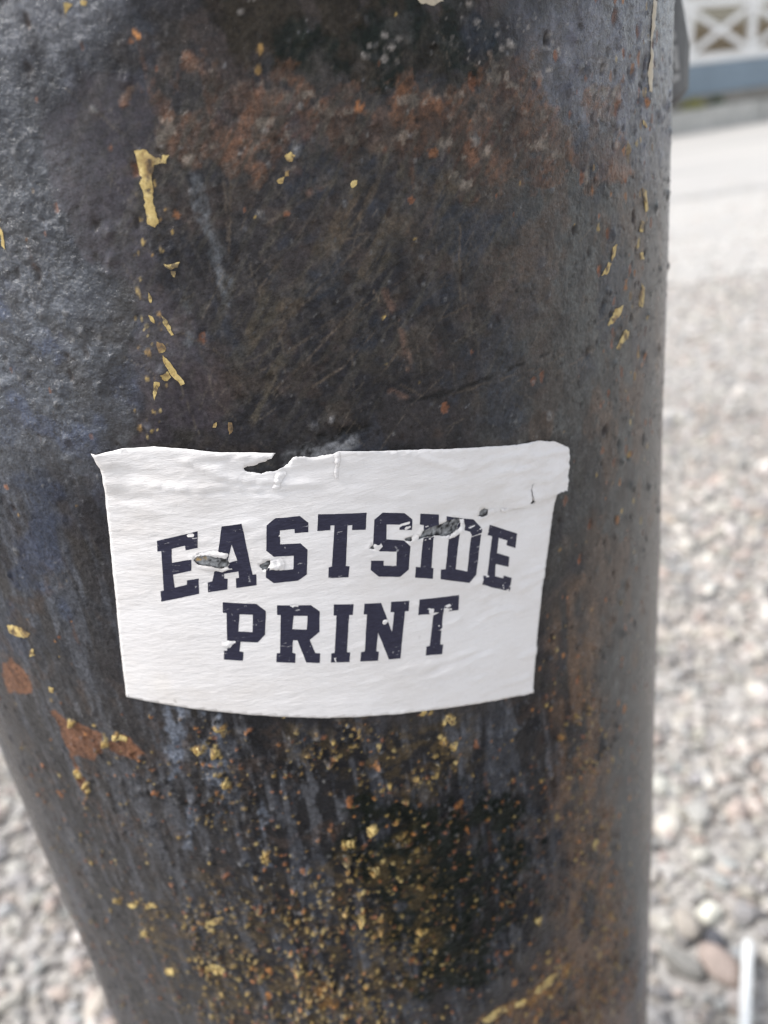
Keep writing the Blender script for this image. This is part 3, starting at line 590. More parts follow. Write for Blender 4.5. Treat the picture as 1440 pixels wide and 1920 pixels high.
    lay(zo * sstep(0.5, 0.66, d1 * 0.6 + n2 * 0.4) * 0.55, (0.090, 0.058, 0.038))
    lay(mid0 * sstep(0.54, 0.64, fbm(X, Y, 9, 4, 34)) * 0.55, (0.020, 0.025, 0.036))
    lay(mid0 * sstep(0.56, 0.66, fbm(X, Y, 7, 5, 35)) * 0.35, (0.052, 0.034, 0.024))
    zs = zone('slate', 0.8, 2.5, 2)
    lay(zs * sstep(0.3, 0.6, n3) * 0.8, (0.085, 0.09, 0.098))
    # fine criss-cross brushing over the middle of the wall
    mid = sstep(-48, -20, Y) * sstep(20, 0, Y) * sstep(-30, -8, X) * sstep(60, 35, X)
    lay(mid * sstep(0.56, 0.68, d3) * 0.4, (0.050, 0.045, 0.042))
    lay(mid * sstep(0.56, 0.70, d2) * 0.4, (0.050, 0.044, 0.038))
    lay(mid * sstep(0.58, 0.70, d1) * 0.45, (0.056, 0.050, 0.040))
    lay(mid * sstep(0.60, 0.70, fbm(X, Y, 5, 4, 28)) * 0.35, (0.055, 0.038, 0.030))
    zun = zone('under', 14, 6, 3)
    lay(zun * (0.5 + 0.5 * n2), (0.0095, 0.0095, 0.0110))
    vert2 = fbm(X, Y * 0.16, 1.3, 4, 33)
    left = sstep(-10, -45, X)
    lay(zun * sstep(0.53, 0.64, vert) * (0.45 + 0.35 * left), (0.060, 0.065, 0.078))
    lay(zun * sstep(0.57, 0.68, vert2) * 0.6, (0.088, 0.090, 0.100))
    lay(zun * left * 0.45, (0.050, 0.046, 0.045))
    zbl = zone('bluelow', 22, 6, 4)
    lay(zbl * sstep(0.40, 0.60, 0.7 * vert + 0.3 * n2) * 0.6, (0.034, 0.038, 0.048))
    lay(zbl * sstep(0.58, 0.68, vert2) * 0.4, (0.075, 0.080, 0.094))
    lay(zbl * sstep(0.55, 0.66, fbm(X, Y, 9, 3, 36)) * 0.5, (0.022, 0.032, 0.060))
    lay(zun * sstep(0.52, 0.62, fbm(X, Y, 8, 4, 23)) * sstep(0.42, 0.58, n3) * 0.4, (0.055, 0.036, 0.026))
    zgb = zone('greenblack', 4, 8, 5)
    lay(zgb * sstep(0.25, 0.55, n2) * 0.9, (0.0065, 0.0092, 0.0062))
    zyd = zone('yellowdust', 12, 9, 5)
    lay(zyd * sstep(0.48, 0.62, n3 * 0.6 + n2 * 0.4) * 0.6, (0.075, 0.052, 0.024))
    zbr = zone('brownright', 14, 8, 4)
    lay(zbr * sstep(0.36, 0.58, 0.5 * vert + 0.5 * n2) * 0.75, (0.115, 0.068, 0.040))
    zrl = zone('rustlow', 0.7, 2.5, 1.6)
    lay(zrl * 0.95, (0.135, 0.062, 0.033))
    lay(zrl * sstep(0.5, 0.7, n3) * 0.5, (0.075, 0.036, 0.023))
    zbs = zone('bluestreak', 1.5, 3, 2)
    lay(zbs * sstep(0.42, 0.56, n3 * 0.5 + vert * 0.5) * 0.85, (0.105, 0.118, 0.145))
    zol = zone('orangelow', 1.6, 5, 3)
    lay(zol * sstep(0.42, 0.56, n2 * 0.4 + n3 * 0.6) * 0.75, (0.19, 0.095, 0.028))
    # the same weathering goes on round the back, above and below
    far = np.clip(sstep(84, 98, np.abs(X)) + sstep(26, 38, Y) + sstep(-196, -216, Y), 0, 1)
    fm = far > 0
    fx, fy, fa = X[fm], Y[fm], far[fm]
    def flay(m_, c_):
        C[fm] = C[fm] * (1 - (fa * m_)[:, None]) + np.array(c_) * (fa * m_)[:, None]
    flay(sstep(0.50, 0.62, fbm(fx, fy, 55, 5, 80, 0.6)) * 0.7, (0.048, 0.053, 0.066))
    flay(sstep(0.53, 0.62, fbm(fx, fy, 48, 5, 81, 0.62)) * 0.65, (0.075, 0.045, 0.032))
    flay(sstep(0.60, 0.68, fbm(fx, fy, 20, 4, 82, 0.65)) * 0.6, (0.120, 0.062, 0.035))
    flay(sstep(0.56, 0.64, fbm(fx, fy, 40, 4, 83, 0.6)) * 0.8, (0.009, 0.011, 0.010))
    flay(sstep(0.71, 0.74, fbm(fx, fy, 8, 4, 84, 0.7)) * 0.8, (0.33, 0.23, 0.085))
    flay(sstep(0.55, 0.66, fbm(fx, fy * 0.12, 9, 3, 85)) * 0.4, (0.070, 0.071, 0.078))
    spec += 0.2 * far
    gloss += 0.14 * zu + 0.10 * zun - 0.06 * zp - 0.05 * zk + 0.25 * zrl - 0.06 * zr - 0.11 * zl - 0.09 * zb
    spec += 0.65 * zb + 0.6 * zl + 0.14 * zr - 0.10 * zk - 0.08 * zun - 0.12 * zgb + 0.06 * zp
    grit += 0.26 * zb + 0.5 * zl - 0.18 * zp + 0.35 * zun + 0.12 * zu + 0.05 * zr
    # ---- relief in millimetres
    Hh = 0.9 * (fbm(X, Y, 60, 2, 30) - 0.5) + 0.16 * (n1 - 0.5)
    orange = fbm(X, Y, 2.0, 3, 31)
    pit = np.clip(0.15 + zb + zl + 0.5 * zr * sstep(-20, 10, Y) - 0.5 * zp, 0, 1)
    rel = np.clip(0.35 + 0.35 * zb + 0.45 * zl + 0.6 * zun - 0.3 * zp, 0.08, 1)
    Hh += pit * 0.36 * (orange - 0.5) + rel * (0.16 * (n3 - 0.5) + 0.25 * (n2 - 0.5))
    Hh += 0.10 * zp
    # ---- bumps, blisters, pits and flecks stamped one by one
    Rr = np.random.default_rng(77)
    def stamp(u, v, ru, rv, h, color=None, ca=1.0, dh=None, edge=0.55, rgh=None):
        if abs(u) > uf - 3: return
        r = max(ru, rv) * 1.6
        i0, i1 = np.searchsorted(Uf, (u - r, u + r)); j0, j1 = np.searchsorted(V, (v - r, v + r))
        if i1 - i0 < 2 or j1 - j0 < 2: return
        s = (slice(j0, j1), slice(i0, i1))
        q = np.sqrt(((X[s] - u) / ru) ** 2 + ((Y[s] - v) / rv) ** 2) + 0.8 * wf[s] + 1.5 * wf2[s]
        if h: Hh[s] += h * np.exp(-q * q * 1.6)
        if color is not None:
            mk = (sstep(1.0, edge, q) * ca)[..., None]
            C[s] = C[s] * (1 - mk) + np.array(color) * mk
        if rgh is not None:
            gloss[s] = np.maximum(gloss[s], rgh * sstep(1.0, edge, q))
    def at(mask, u, v):
        if abs(u) > uf: return 0.0
        return mask[min(np.searchsorted(V, v), nv - 1), min(np.searchsorted(Uf, u), len(Uf) - 1)]
    YEL = [(0.36, 0.25, 0.085), (0.27, 0.18, 0.06), (0.40, 0.30, 0.125), (0.24, 0.145, 0.05)]
    ORA = [(0.26, 0.105, 0.04), (0.32, 0.14, 0.045), (0.20, 0.085, 0.045)]
    GRY = [(0.11, 0.11, 0.115), (0.08, 0.08, 0.085), (0.14, 0.135, 0.13)]
    # blistered lower wall
    for k in range(40000):
        u, v = Rr.uniform(-108, 108), Rr.uniform(-224, -84)
        w = at(zun, u, v)
        wb = max(w * 0.55, at(zyd, u, v), 0.8 * at(zbr, u, v))
        if Rr.random() > wb * (0.45 if u < -42 else 1.0): continue
        clump = fbm(np.array([u]), np.array([v]), 10, 3, 41)[0]
        if Rr.random() > sstep(0.3, 0.62, np.array([clump]))[0] + 0.15: continue
        r = 0.22 + 0.58 * Rr.random() ** 1.9
        py = 0.14 + 0.50 * at(zyd, u, v) + 0.15 * at(zbr, u, v)
        x = Rr.random()
        c, a = None, 0
        if x < py: c, a = YEL[Rr.integers(4)], Rr.uniform(0.25, 0.85)
        elif x < py + 0.17: c, a = ORA[Rr.integers(3)], Rr.uniform(0.4, 0.9)
        elif x < py + 0.46: c, a = GRY[Rr.integers(3)], Rr.uniform(0.2, 0.7)
        stamp(u, v, r, r * Rr.uniform(0.9, 1.4), r * Rr.uniform(0.5, 0.9) * (1 - 0.45 * (u < -42)), None)
        if c is not None:
            # worn crown bares what lies under the black; grey ones paint a sky-lit top
            stamp(u, v + 0.15 * r, r * 0.75, r * 0.7, 0, c, a, edge=0.35, rgh=0.6)
    # bumps and pits of the upper wall
    for k in range(5200):
        u, v = Rr.uniform(-112, 112), Rr.uniform(-100, 34)
        if at(zun, u, v) > 0.3: continue
        wl_ = max(at(zb, u, v), at(zl, u, v), 0.35 * at(zr, u, v), 0.22)
        if Rr.random() > wl_: continue
        r = 0.22 + 0.6 * Rr.random() ** 2.5
        deep = Rr.random() < (0.6 if at(zl, u, v) > 0.4 or u > 40 else 0.3)
        if deep:
            stamp(u, v, r * 0.9, r * 1.5, -r * 0.55, (0.020, 0.014, 0.012) if Rr.random() < 0.7 else ORA[2], Rr.uniform(0.4, 0.9), rgh=0.6)
        else:
            stamp(u, v, r, r * 1.2, r * 0.6, GRY[Rr.integers(3)] if Rr.random() < 0.35 else None, Rr.uniform(0.3, 0.7))
    # fine pinholes and grains over the whole upper wall
    for k in range(5200):
        u, v = Rr.uniform(-100, 108), Rr.uniform(-60, 34)
        if Rr.random() < 0.7 * at(zp, u, v): continue
        r = Rr.uniform(0.12, 0.30)
        if Rr.random() < 0.5: stamp(u, v, r, r * 1.3, -r * 0.5, (0.012, 0.010, 0.010), 0.6)
        else: stamp(u, v, r, r * 1.2, r * 0.55, GRY[Rr.integers(3)] if Rr.random() < 0.4 else None, 0.5)
    # rust dots
    for k in range(300):
        if k % 6 == 0: cu, cv = Rr.uniform(-105, 112), Rr.uniform(-215, 34)
        u, v = cu + Rr.normal(0, 5), cv + Rr.normal(0, 7)
        r = 0.14 + 0.75 * Rr.random() ** 4
        if k % 6 == 0: stamp(u, v - 2.5, 0.5, 3.2, 0.0, (0.075, 0.036, 0.02), 0.5, edge=0.1)
        stamp(u, v, r, r * Rr.uniform(0.8, 1.7), r * Rr.uniform(-0.15, 0.2), ORA[Rr.integers(3)], Rr.uniform(0.5, 1.0), rgh=0.65)
    # right flank: rusty freckles in a vertical band
    for k in range(240):
        u, v = Rr.normal(66, 7), Rr.uniform(-200, 30)
        r = 0.25 + 0.6 * Rr.random() ** 2
        stamp(u, v, r, r * 1.5, 0.0, ORA[Rr.integers(3)] if Rr.random() < 0.6 else YEL[Rr.integers(4)], Rr.uniform(0.3, 0.85), rgh=0.65)
    # flecks of yellow scattered everywhere
    for k in range(380):
        u, v = Rr.uniform(-100, 100), Rr.uniform(-215, 34)
        if v > -40 and Rr.random() < 0.55: continue
        r = 0.12 + 0.32 * Rr.random() ** 2
        stamp(u, v, r, r * Rr.uniform(0.8, 1.6), r * 0.2, YEL[Rr.integers(4)], Rr.uniform(0.6, 1.0), edge=0.3, rgh=0.6)
    # the yellow line of flecks left of the middle
    for k in range(60):
        t = Rr.random()
        u = -13.0 - 8.5 * t + Rr.normal(0, 1.6); v = -2 - 36 * t + Rr.normal(0, 1.2)
        r = 0.15 + 0.35 * Rr.random() ** 2
        stamp(u, v, r * 0.8, r * 1.4, r * 0.25, YEL[Rr.integers(4)], Rr.uniform(0.6, 1.0), edge=0.3, rgh=0.6)
    # pale scabs in the rusty and black areas
    for k in range(150):
        if k % 10 == 0: cu, cv = Rr.uniform(0, 58), Rr.uniform(-2, 22)
        u, v = cu + Rr.normal(0, 2.2), cv + Rr.normal(0, 1.6)
        r = 0.12 + 0.5 * Rr.random() ** 2.5
        stamp(u, v, r * 1.5, r, 0.1 * r, (0.26, 0.235, 0.215), Rr.uniform(0.3, 0.8), edge=0.2, rgh=0.6)
    for c_ in CHIPS:
        p = np.asarray(c_, float)
        if p[:, 1].mean() > -84: continue
        for q in range(5 if p[:, 0].max() - p[:, 0].min() > 3.2 else 9):
            w = Rr.dirichlet(np.ones(len(p)) * 0.8); q_ = w @ p + Rr.normal(0, 0.35, 2); r = Rr.uniform(0.3, 0.7)
            stamp(q_[0], q_[1], r, r * 1.1, r * 0.6, YEL[Rr.integers(4)], Rr.uniform(0.7, 1.0), edge=0.4, rgh=0.6)
    # ---- scratches
    def stroke(pts, width, color, a, h=0.0):
        p = np.asarray(pts, float)
        for q0, q1 in zip(p[:-1], p[1:]):
            j, i = window(np.array([q0, q1]), 1.5)
            e = q1 - q0; L = e @ e + 1e-9
            xx, yy = X[j, i] + 0.5 * wf[j, i], Y[j, i] + 0.5 * wf[j, i]
            t = np.clip(((xx - q0[0]) * e[0] + (yy - q0[1]) * e[1]) / L, 0, 1)
            d = np.hypot(xx - q0[0] - t * e[0], yy - q0[1] - t * e[1])
            mk = sstep(width, width * 0.35, d) * a * sstep(0.3, 0.55, n3[j, i])
            C[j, i] = C[j, i] * (1 - mk[..., None]) + np.array(color) * mk[..., None]
            Hh[j, i] += h * mk
    for p in LIGHTSCR: stroke(p, Rr.uniform(0.16, 0.30), (0.085, 0.066, 0.050), Rr.uniform(0.45, 0.8), -0.03)
    for p in LIGHTWID: stroke(p, 0.65, (0.10, 0.060, 0.045), 0.75, -0.03)
    for p in DARKSCR: stroke(p, 0.5, (0.005, 0.005, 0.006), 0.95, -0.05)
    # bare wall showing through the rips of the sticker
    for hi, hp in enumerate(HOLES):
        j, i = window(hp, 1.0)
        sd = poly_sd(X[j, i], Y[j, i], hp)
        mk = (sstep(-0.5, 0.3, sd) * sstep(0.32, 0.56, 0.5 * n3[j, i] + 0.5 * vnoise(X[j, i] / 0.35, Y[j, i] / 0.35)))[..., None]
        C[j, i] = C[j, i] * (1 - mk) + np.array((0.24, 0.245, 0.25)) * mk
    c0 = np.asarray(HOLES[0]); l0 = c0[c0[:, 0].argmin()]
    stamp(l0[0] + 0.6, l0[1], 0.7, 0.4, 0, (0.36, 0.22, 0.07), 0.9)
    stamp(l0[0] + 1.8, l0[1] + 0.2, 0.4, 0.3, 0, (0.36, 0.24, 0.09), 0.7)
    # the sooty gouge running off the sticker's upper edge
    for p, w_, c_, a_ in GOUGE: stroke(p, w_, c_, a_, -0.08)
    for k in range(170):
        u, v = Rr.uniform(-18, 56), Rr.uniform(-46, 8)
        a = math.radians(Rr.choice([52, 30, 100, 130]) + Rr.normal(0, 9)); L = Rr.uniform(2, 10)
        stroke([(u, v), (u + L * math.cos(a), v + L * math.sin(a))], 0.15, (0.09, 0.075, 0.060), Rr.uniform(0.25, 0.6))
    # ---- calm the wall under the sticker
    j, i = window(OUTLINE, 3)
    sd = poly_sd(X[j, i], Y[j, i], OUTLINE)
    k = sstep(-1.5, 0.5, sd)
    Hh[j, i] = Hh[j, i] * (1 - k) + k * np.clip(Hh[j, i], -0.12, 0.02) * 0.6
    th = (X / 1000.0) / R
    rr = R + Hh / 1000.0
    P = np.stack([np.sin(th) * rr, -np.cos(th) * rr, CAM_H + Y / 1000.0], -1).reshape(-1, 3)
    a = np.arange(nv - 1)[:, None] * nu + np.arange(nu)[None, :]
    b = np.arange(nv - 1)[:, None] * nu + (np.arange(nu)[None, :] + 1) % nu
    Q = np.stack([a, b, b + nu, a + nu], -1).reshape(-1, 4)
    me = bpy.data.meshes.new('shaft')
    me.vertices.add(len(P)); me.vertices.foreach_set('co', P.astype(np.float32).ravel())
    me.loops.add(Q.size); me.loops.foreach_set('vertex_index', Q.astype(np.int32).ravel())
    me.polygons.add(len(Q)); me.polygons.foreach_set('loop_start', (np.arange(len(Q)) * 4).astype(np.int32))
    me.update(calc_edges=True)
    me.polygons.foreach_set('use_smooth', np.ones(len(Q), bool))
    me.attributes.new('paint', 'FLOAT_COLOR', 'POINT').data.foreach_set('color', np.c_[np.clip(C, 0.004, 0.8).reshape(-1, 3), np.ones(len(P))].astype(np.float32).ravel())
    me.attributes.new('gloss', 'FLOAT', 'POINT').data.foreach_set('value', np.clip(gloss, 0.13, 0.9).astype(np.float32).ravel())
    me.attributes.new('grit', 'FLOAT', 'POINT').data.foreach_set('value', np.clip(grit, 0.1, 1.4).astype(np.float32).ravel())
    me.attributes.new('shine', 'FLOAT', 'POINT').data.foreach_set('value', np.clip(spec, 0.05, 1).astype(np.float32).ravel())
    me.materials.append(M['pole'])
    root = empty('steel_pole')
    tag(root, 'thick rusty black steel pole with worn paint and yellow flecks standing in gravel', 'pole')
    o = bpy.data.objects.new('shaft', me); col.objects.link(o); o.parent = root
    # domed cap welded on the top
    bm = bmesh.new()
    prof = [(R + 0.004, 0.0), (R + 0.004, 0.012), (R * 0.93, 0.026), (R * 0.7, 0.038), (R * 0.35, 0.046), (0.0005, 0.048)]
    ring_prev = None
    for r, z in [(R - 0.002, -0.004)] + prof:
        ring = [bm.verts.new((r * math.cos(6.28318 * k / 64), r * math.sin(6.28318 * k / 64), CAM_H + ztop / 1000 + z)) for k in range(64)]
        if ring_prev:
            for k in range(64): bm.faces.new((ring_prev[k], ring_prev[(k + 1) % 64], ring[(k + 1) % 64], ring[k]))
        ring_prev = ring
    bm.faces.new(ring_prev)
    bm_obj('cap', bm, M['vinyl'], root, True)
    # ---- flakes of old yellow paint left standing on the wall
    global wall_height
    def wall_height(u, v):
        i = np.clip(np.searchsorted(Uf, u), 0, len(Uf) - 1); j = np.clip(np.searchsorted(V, v), 0, nv - 1)
        return Hh[j, i]
    for c in CHIPS:
        p = np.asarray(c, float)
        if p[:, 1].mean() < -84: p = p.mean(0) + (p - p.mean(0)) * 0.8
        chip_mesh('paint_chip', p, M['chip'], root, 0.03 + 0.05 * Rr.random())
    chip_mesh('paint_chip', np.asarray(PALECHIP, float), M['cream'], root, 0.05)
    chip_mesh('paint_run', np.asarray(DRIP, float), M['cream'], root, 0.15)
    return root, Uf, V, Hh

def resample(poly, step, jit=0.0, closed=True):
    p = np.asarray(poly, float); out = []
    n = len(p)
    for i in range(n if closed else n - 1):
        a, b = p[i], p[(i + 1) % n]
        L = np.hypot(*(b - a)); k = max(1, int(round(L / step)))
        nn = np.array([-(b - a)[1], (b - a)[0]]) / (L + 1e-9)
        for t in range(k):
            q = a + (b - a) * t / k
            if jit:
                g_ = float(fbm(q[0:1], q[1:2], 1.1, 4, 90, 0.65)[0]) - 0.5
                q = q + nn * (g_ * jit * 5.0 if t > 0 else 0) + nn * rng.normal(0, jit * 0.2)
            out.append(q)
    return np.array(out)

def triangulate(outer, holes, spacing, extra_ok=None):
    """constrained triangulation of a region of the wall with an even inner grid"""
    pts = [tuple(q) for q in outer]; edges = [(k, (k + 1) % len(outer)) for k in range(len(outer))]
    for h in holes:
        b = len(pts); pts += [tuple(q) for q in h]; edges += [(b + k, b + (k + 1) % len(h)) for k in range(len(h))]
    o = np.asarray(outer)
    gx = np.arange(o[:, 0].min(), o[:, 0].max(), spacing); gy = np.arange(o[:, 1].min(), o[:, 1].max(), spacing * 0.87)
    GX, GY = np.meshgrid(gx, gy); GX = GX + (np.arange(len(gy))[:, None] % 2) * spacing / 2
    GX = GX.ravel(); GY = GY.ravel()
    ok = poly_sd(GX, GY, outer) > spacing * 0.4
    for h in holes: ok &= poly_sd(GX, GY, h) < -spacing * 0.4
    pts += list(zip(GX[ok].tolist(), GY[ok].tolist()))
    r = delaunay_2d_cdt([Vector((float(x), float(y))) for x, y in pts], edges, [], 0, 1e-5)
    vv = np.array([tuple(v) for v in r[0]]); ff = np.array([tuple(f) for f in r[2]])
    cen = vv[ff].mean(1)
    keep = poly_sd(cen[:, 0], cen[:, 1], outer) > 0
    for h in holes: keep &= poly_sd(cen[:, 0], cen[:, 1], h) < 0
    return vv, ff[keep]

def chip_mesh(name, poly, mat, parent, hgt):
    o = resample(poly, 0.4, 0.13)
    o = o + 0.45 * np.stack([fbm(o[:, 0], o[:, 1], 1.1, 3, 61) - 0.5, fbm(o[:, 0], o[:, 1], 1.1, 3, 62) - 0.5], 1)
    vv, ff = triangulate(o, [], 0.5)
    sd = poly_sd(vv[:, 0], vv[:, 1], o)
    base = wall_height(vv[:, 0], vv[:, 1]) if wall_height else 0.0
    h = base + 0.055 + hgt * sstep(-0.05, 0.28, sd) + 0.12 * (fbm(vv[:, 0], vv[:, 1], 0.9, 3, 60) - 0.45)
    return mesh_obj(name, uv_to_xyz(vv[:, 0], vv[:, 1], h), orient(vv, ff), mat, parent)

def orient(vv, ff):
    a, b, c = vv[ff[:, 0]], vv[ff[:, 1]], vv[ff[:, 2]]
    cr = (b[:, 0] - a[:, 0]) * (c[:, 1] - a[:, 1]) - (b[:, 1] - a[:, 1]) * (c[:, 0] - a[:, 0])
    f = ff.copy(); w = cr < 0
    f[w] = f[w][:, ::-1]
    return f

wall_height = None
pole, *_ = build_pole()

# ================================================================== the paper sticker
def sticker_height(u, v):
    """millimetres above the bare wall: wrinkles, lifted edges, torn rims"""
    h = 0.21 + 0.08 * (fbm(u, v, 9, 3, 50) - 0.5)
    # sticker frame: along its long side / up its short side
    c, s = math.cos(math.radians(-10.4)), math.sin(math.radians(-10.4))
    a = u * c + v * s; b = -u * s + v * c
    wr = fbm(a / 5.0 + 0.25 * b, b, 1.9, 3, 51) - 0.5
    top = sstep(-62, -40, b)
    h = h + (0.08 + 0.45 * top) * wr * 0.8 * (0.3 + 1.2 * fbm(u, v, 14, 2, 57)) + 0.5 * np.clip(wall_height(u, v), -0.1, 0.1)
    rg = 1 - np.abs(2 * fbm(a / 6.0 + 0.12 * b, b, 3.4, 3, 58) - 1)
    h = h + 0.26 * top * sstep(0.86, 1.0, rg) * sstep(0.45, 0.62, fbm(u, v, 11, 2, 59))
    cr = fbm(a / 3.0 - 0.6 * b, b, 2.4, 2, 52)
    h = h + 0.20 * sstep(0.62, 0.72, cr) * (sstep(8, 40, a) * (1 - top) + 0.5 * top)
    for (cu, cv, r, k) in ((OUTLINE[0][0], OUTLINE[0][1], 5.0, 1.0), (OUTLINE[0][0] + 1, OUTLINE[0][1] - 5, 3.0, 0.35)):
        h = h + k * np.exp(-((u - cu) ** 2 + (v - cv) ** 2) / (r * r) * 2.0)
    for hole in HOLES:
        p = np.asarray(hole)
        sd = poly_sd(u, v, hole)
        h = h + 0.10 * sstep(-0.9, -0.05, sd) * (0.2 + 1.6 * fbm(u, v, 0.9, 2, 53))
    return h

def sticker():
    out = []
    o = np.asarray(OUTLINE, float)
    # crisp cut edge, ragged along the tear of the upper edge
    res = resample(o[:9], 0.5, 0.03, False).tolist() + resample(o[8:31], 0.22, 0.10, False).tolist() + \
        resample(o[30:41], 0.5, 0.05, False).tolist() + resample(np.vstack([o[40:], o[:1]]), 0.5, 0.035, False).tolist()
    outer = np.array(res)
    holes = [resample(h, 0.16, 0.11) for h in HOLES] + [resample(h, 0.3, 0.03) for h in CRACK]
    vv, ff = triangulate(outer, holes, 0.55)
    h = sticker_height(vv[:, 0], vv[:, 1])
    root = mesh_obj('paper_sticker', uv_to_xyz(vv[:, 0], vv[:, 1], h), orient(vv, ff), M['paper'])
    tag(root, 'torn white paper sticker reading EASTSIDE PRINT stuck on the rusty pole', 'sticker')
    sol = root.modifiers.new('thickness', 'SOLIDIFY'); sol.thickness = 0.00011; sol.offset = -1
    for ch, poly, cnt in LETTERS:
        po = resample(poly, 0.6, 0.018)
        ho = [resample(c, 0.6, 0.018) for c in cnt]
        pmin, pmax = po.min(0), po.max(0)
        near_h = [h_ for h_ in holes if (h_.min(0) < pmax).all() and (h_.max(0) > pmin).all()]
        vv, ff = triangulate_cut(po, ho, near_h, 0.55)
        hh = sticker_height(vv[:, 0], vv[:, 1]) + 0.025
        l = mesh_obj('letter', uv_to_xyz(vv[:, 0], vv[:, 1], hh), orient(vv, ff), M['ink'], root)
        l['label'] = 'printed dark navy letter ' + ch
    # the torn upper corner standing off the sheet below it
    fo = resample(FLAP, 0.24, 0.08)
    vv, ff = triangulate(fo, [resample(h, 0.3, 0.03) for h in CRACK], 0.5)
    d = poly_sd(vv[:, 0], vv[:, 1], fo)
    tear = np.asarray(FLAP[:9], float)
    dt = np.full(len(vv), 1e9)
    for a, b in zip(tear[:-1], tear[1:]):
        e = b - a; t = np.clip(((vv - a) @ e) / (e @ e + 1e-9), 0, 1)
        dt = np.minimum(dt, np.hypot(*(vv - a - t[:, None] * e).T))
    left = np.asarray(FLAP[12:] + FLAP[:1], float)
    dl = np.full(len(vv), 1e9)
    for a, b in zip(left[:-1], left[1:]):
        e = b - a; t = np.clip(((vv - a) @ e) / (e @ e + 1e-9), 0, 1)
        dl = np.minimum(dl, np.hypot(*(vv - a - t[:, None] * e).T))
    hh = sticker_height(vv[:, 0], vv[:, 1]) + 0.02 - 0.10 * (1 - sstep(0, 1.2, dl)) + (0.25 + 0.75 * sstep(6, 0, dt)) * sstep(0, 5.0, dl) * 0.42 \
        + 0.55 * sstep(0.3, 3, dl) * (fbm(vv[:, 0], vv[:, 1], 3.0, 3, 55) - 0.42)
    f = mesh_obj('lifted_flap', uv_to_xyz(vv[:, 0], vv[:, 1], hh), orient(vv, ff), M['paper'], root)
    # torn, curled scraps round the rips
    for k, sc in enumerate(SCRAPS):
        po = resample(sc, 0.2, 0.13)
        vv, ff = triangulate(po, [], 0.32)
        d = poly_sd(vv[:, 0], vv[:, 1], po)
        g = fbm(vv[:, 0], vv[:, 1], 0.9, 3, 70 + k)
        amp = 1.0 if k in (0, 2, 5, 6, 8) else 0.55
        hh = sticker_height(vv[:, 0], vv[:, 1]) + 0.05 + amp * (g - 0.25) * sstep(-0.02, 0.5, d) + 0.10 * g
        q = mesh_obj('paper_shred', uv_to_xyz(vv[:, 0], vv[:, 1], hh), orient(vv, ff), M['paper'], root)
    return root

def triangulate_cut(outer, holes, cuts, spacing):
    """as triangulate(), with the cut shapes removed wherever they overlap"""
    pts = [tuple(q) for q in outer]; edges = [(k, (k + 1) % len(outer)) for k in range(len(outer))]
    for h in list(holes) + list(cuts):
        b = len(pts); pts += [tuple(q) for q in h]; edges += [(b + k, b + (k + 1) % len(h)) for k in range(len(h))]
    o = np.asarray(outer)
    gx = np.arange(o[:, 0].min(), o[:, 0].max(), spacing); gy = np.arange(o[:, 1].min(), o[:, 1].max(), spacing * 0.87)
    GX, GY = [q.ravel() for q in np.meshgrid(gx, gy)]
    ok = poly_sd(GX, GY, outer) > spacing * 0.3
    pts += list(zip(GX[ok].tolist(), GY[ok].tolist()))
    r = delaunay_2d_cdt([Vector((float(x), float(y))) for x, y in pts], edges, [], 0, 1e-5)
    vv = np.array([tuple(v) for v in r[0]]); ff = np.array([tuple(f) for f in r[2]])
    cen = vv[ff].mean(1)
    keep = poly_sd(cen[:, 0], cen[:, 1], outer) > 0
    for h in list(holes) + list(cuts): keep &= poly_sd(cen[:, 0], cen[:, 1], h) < 0
    return vv, ff[keep]
sticker()

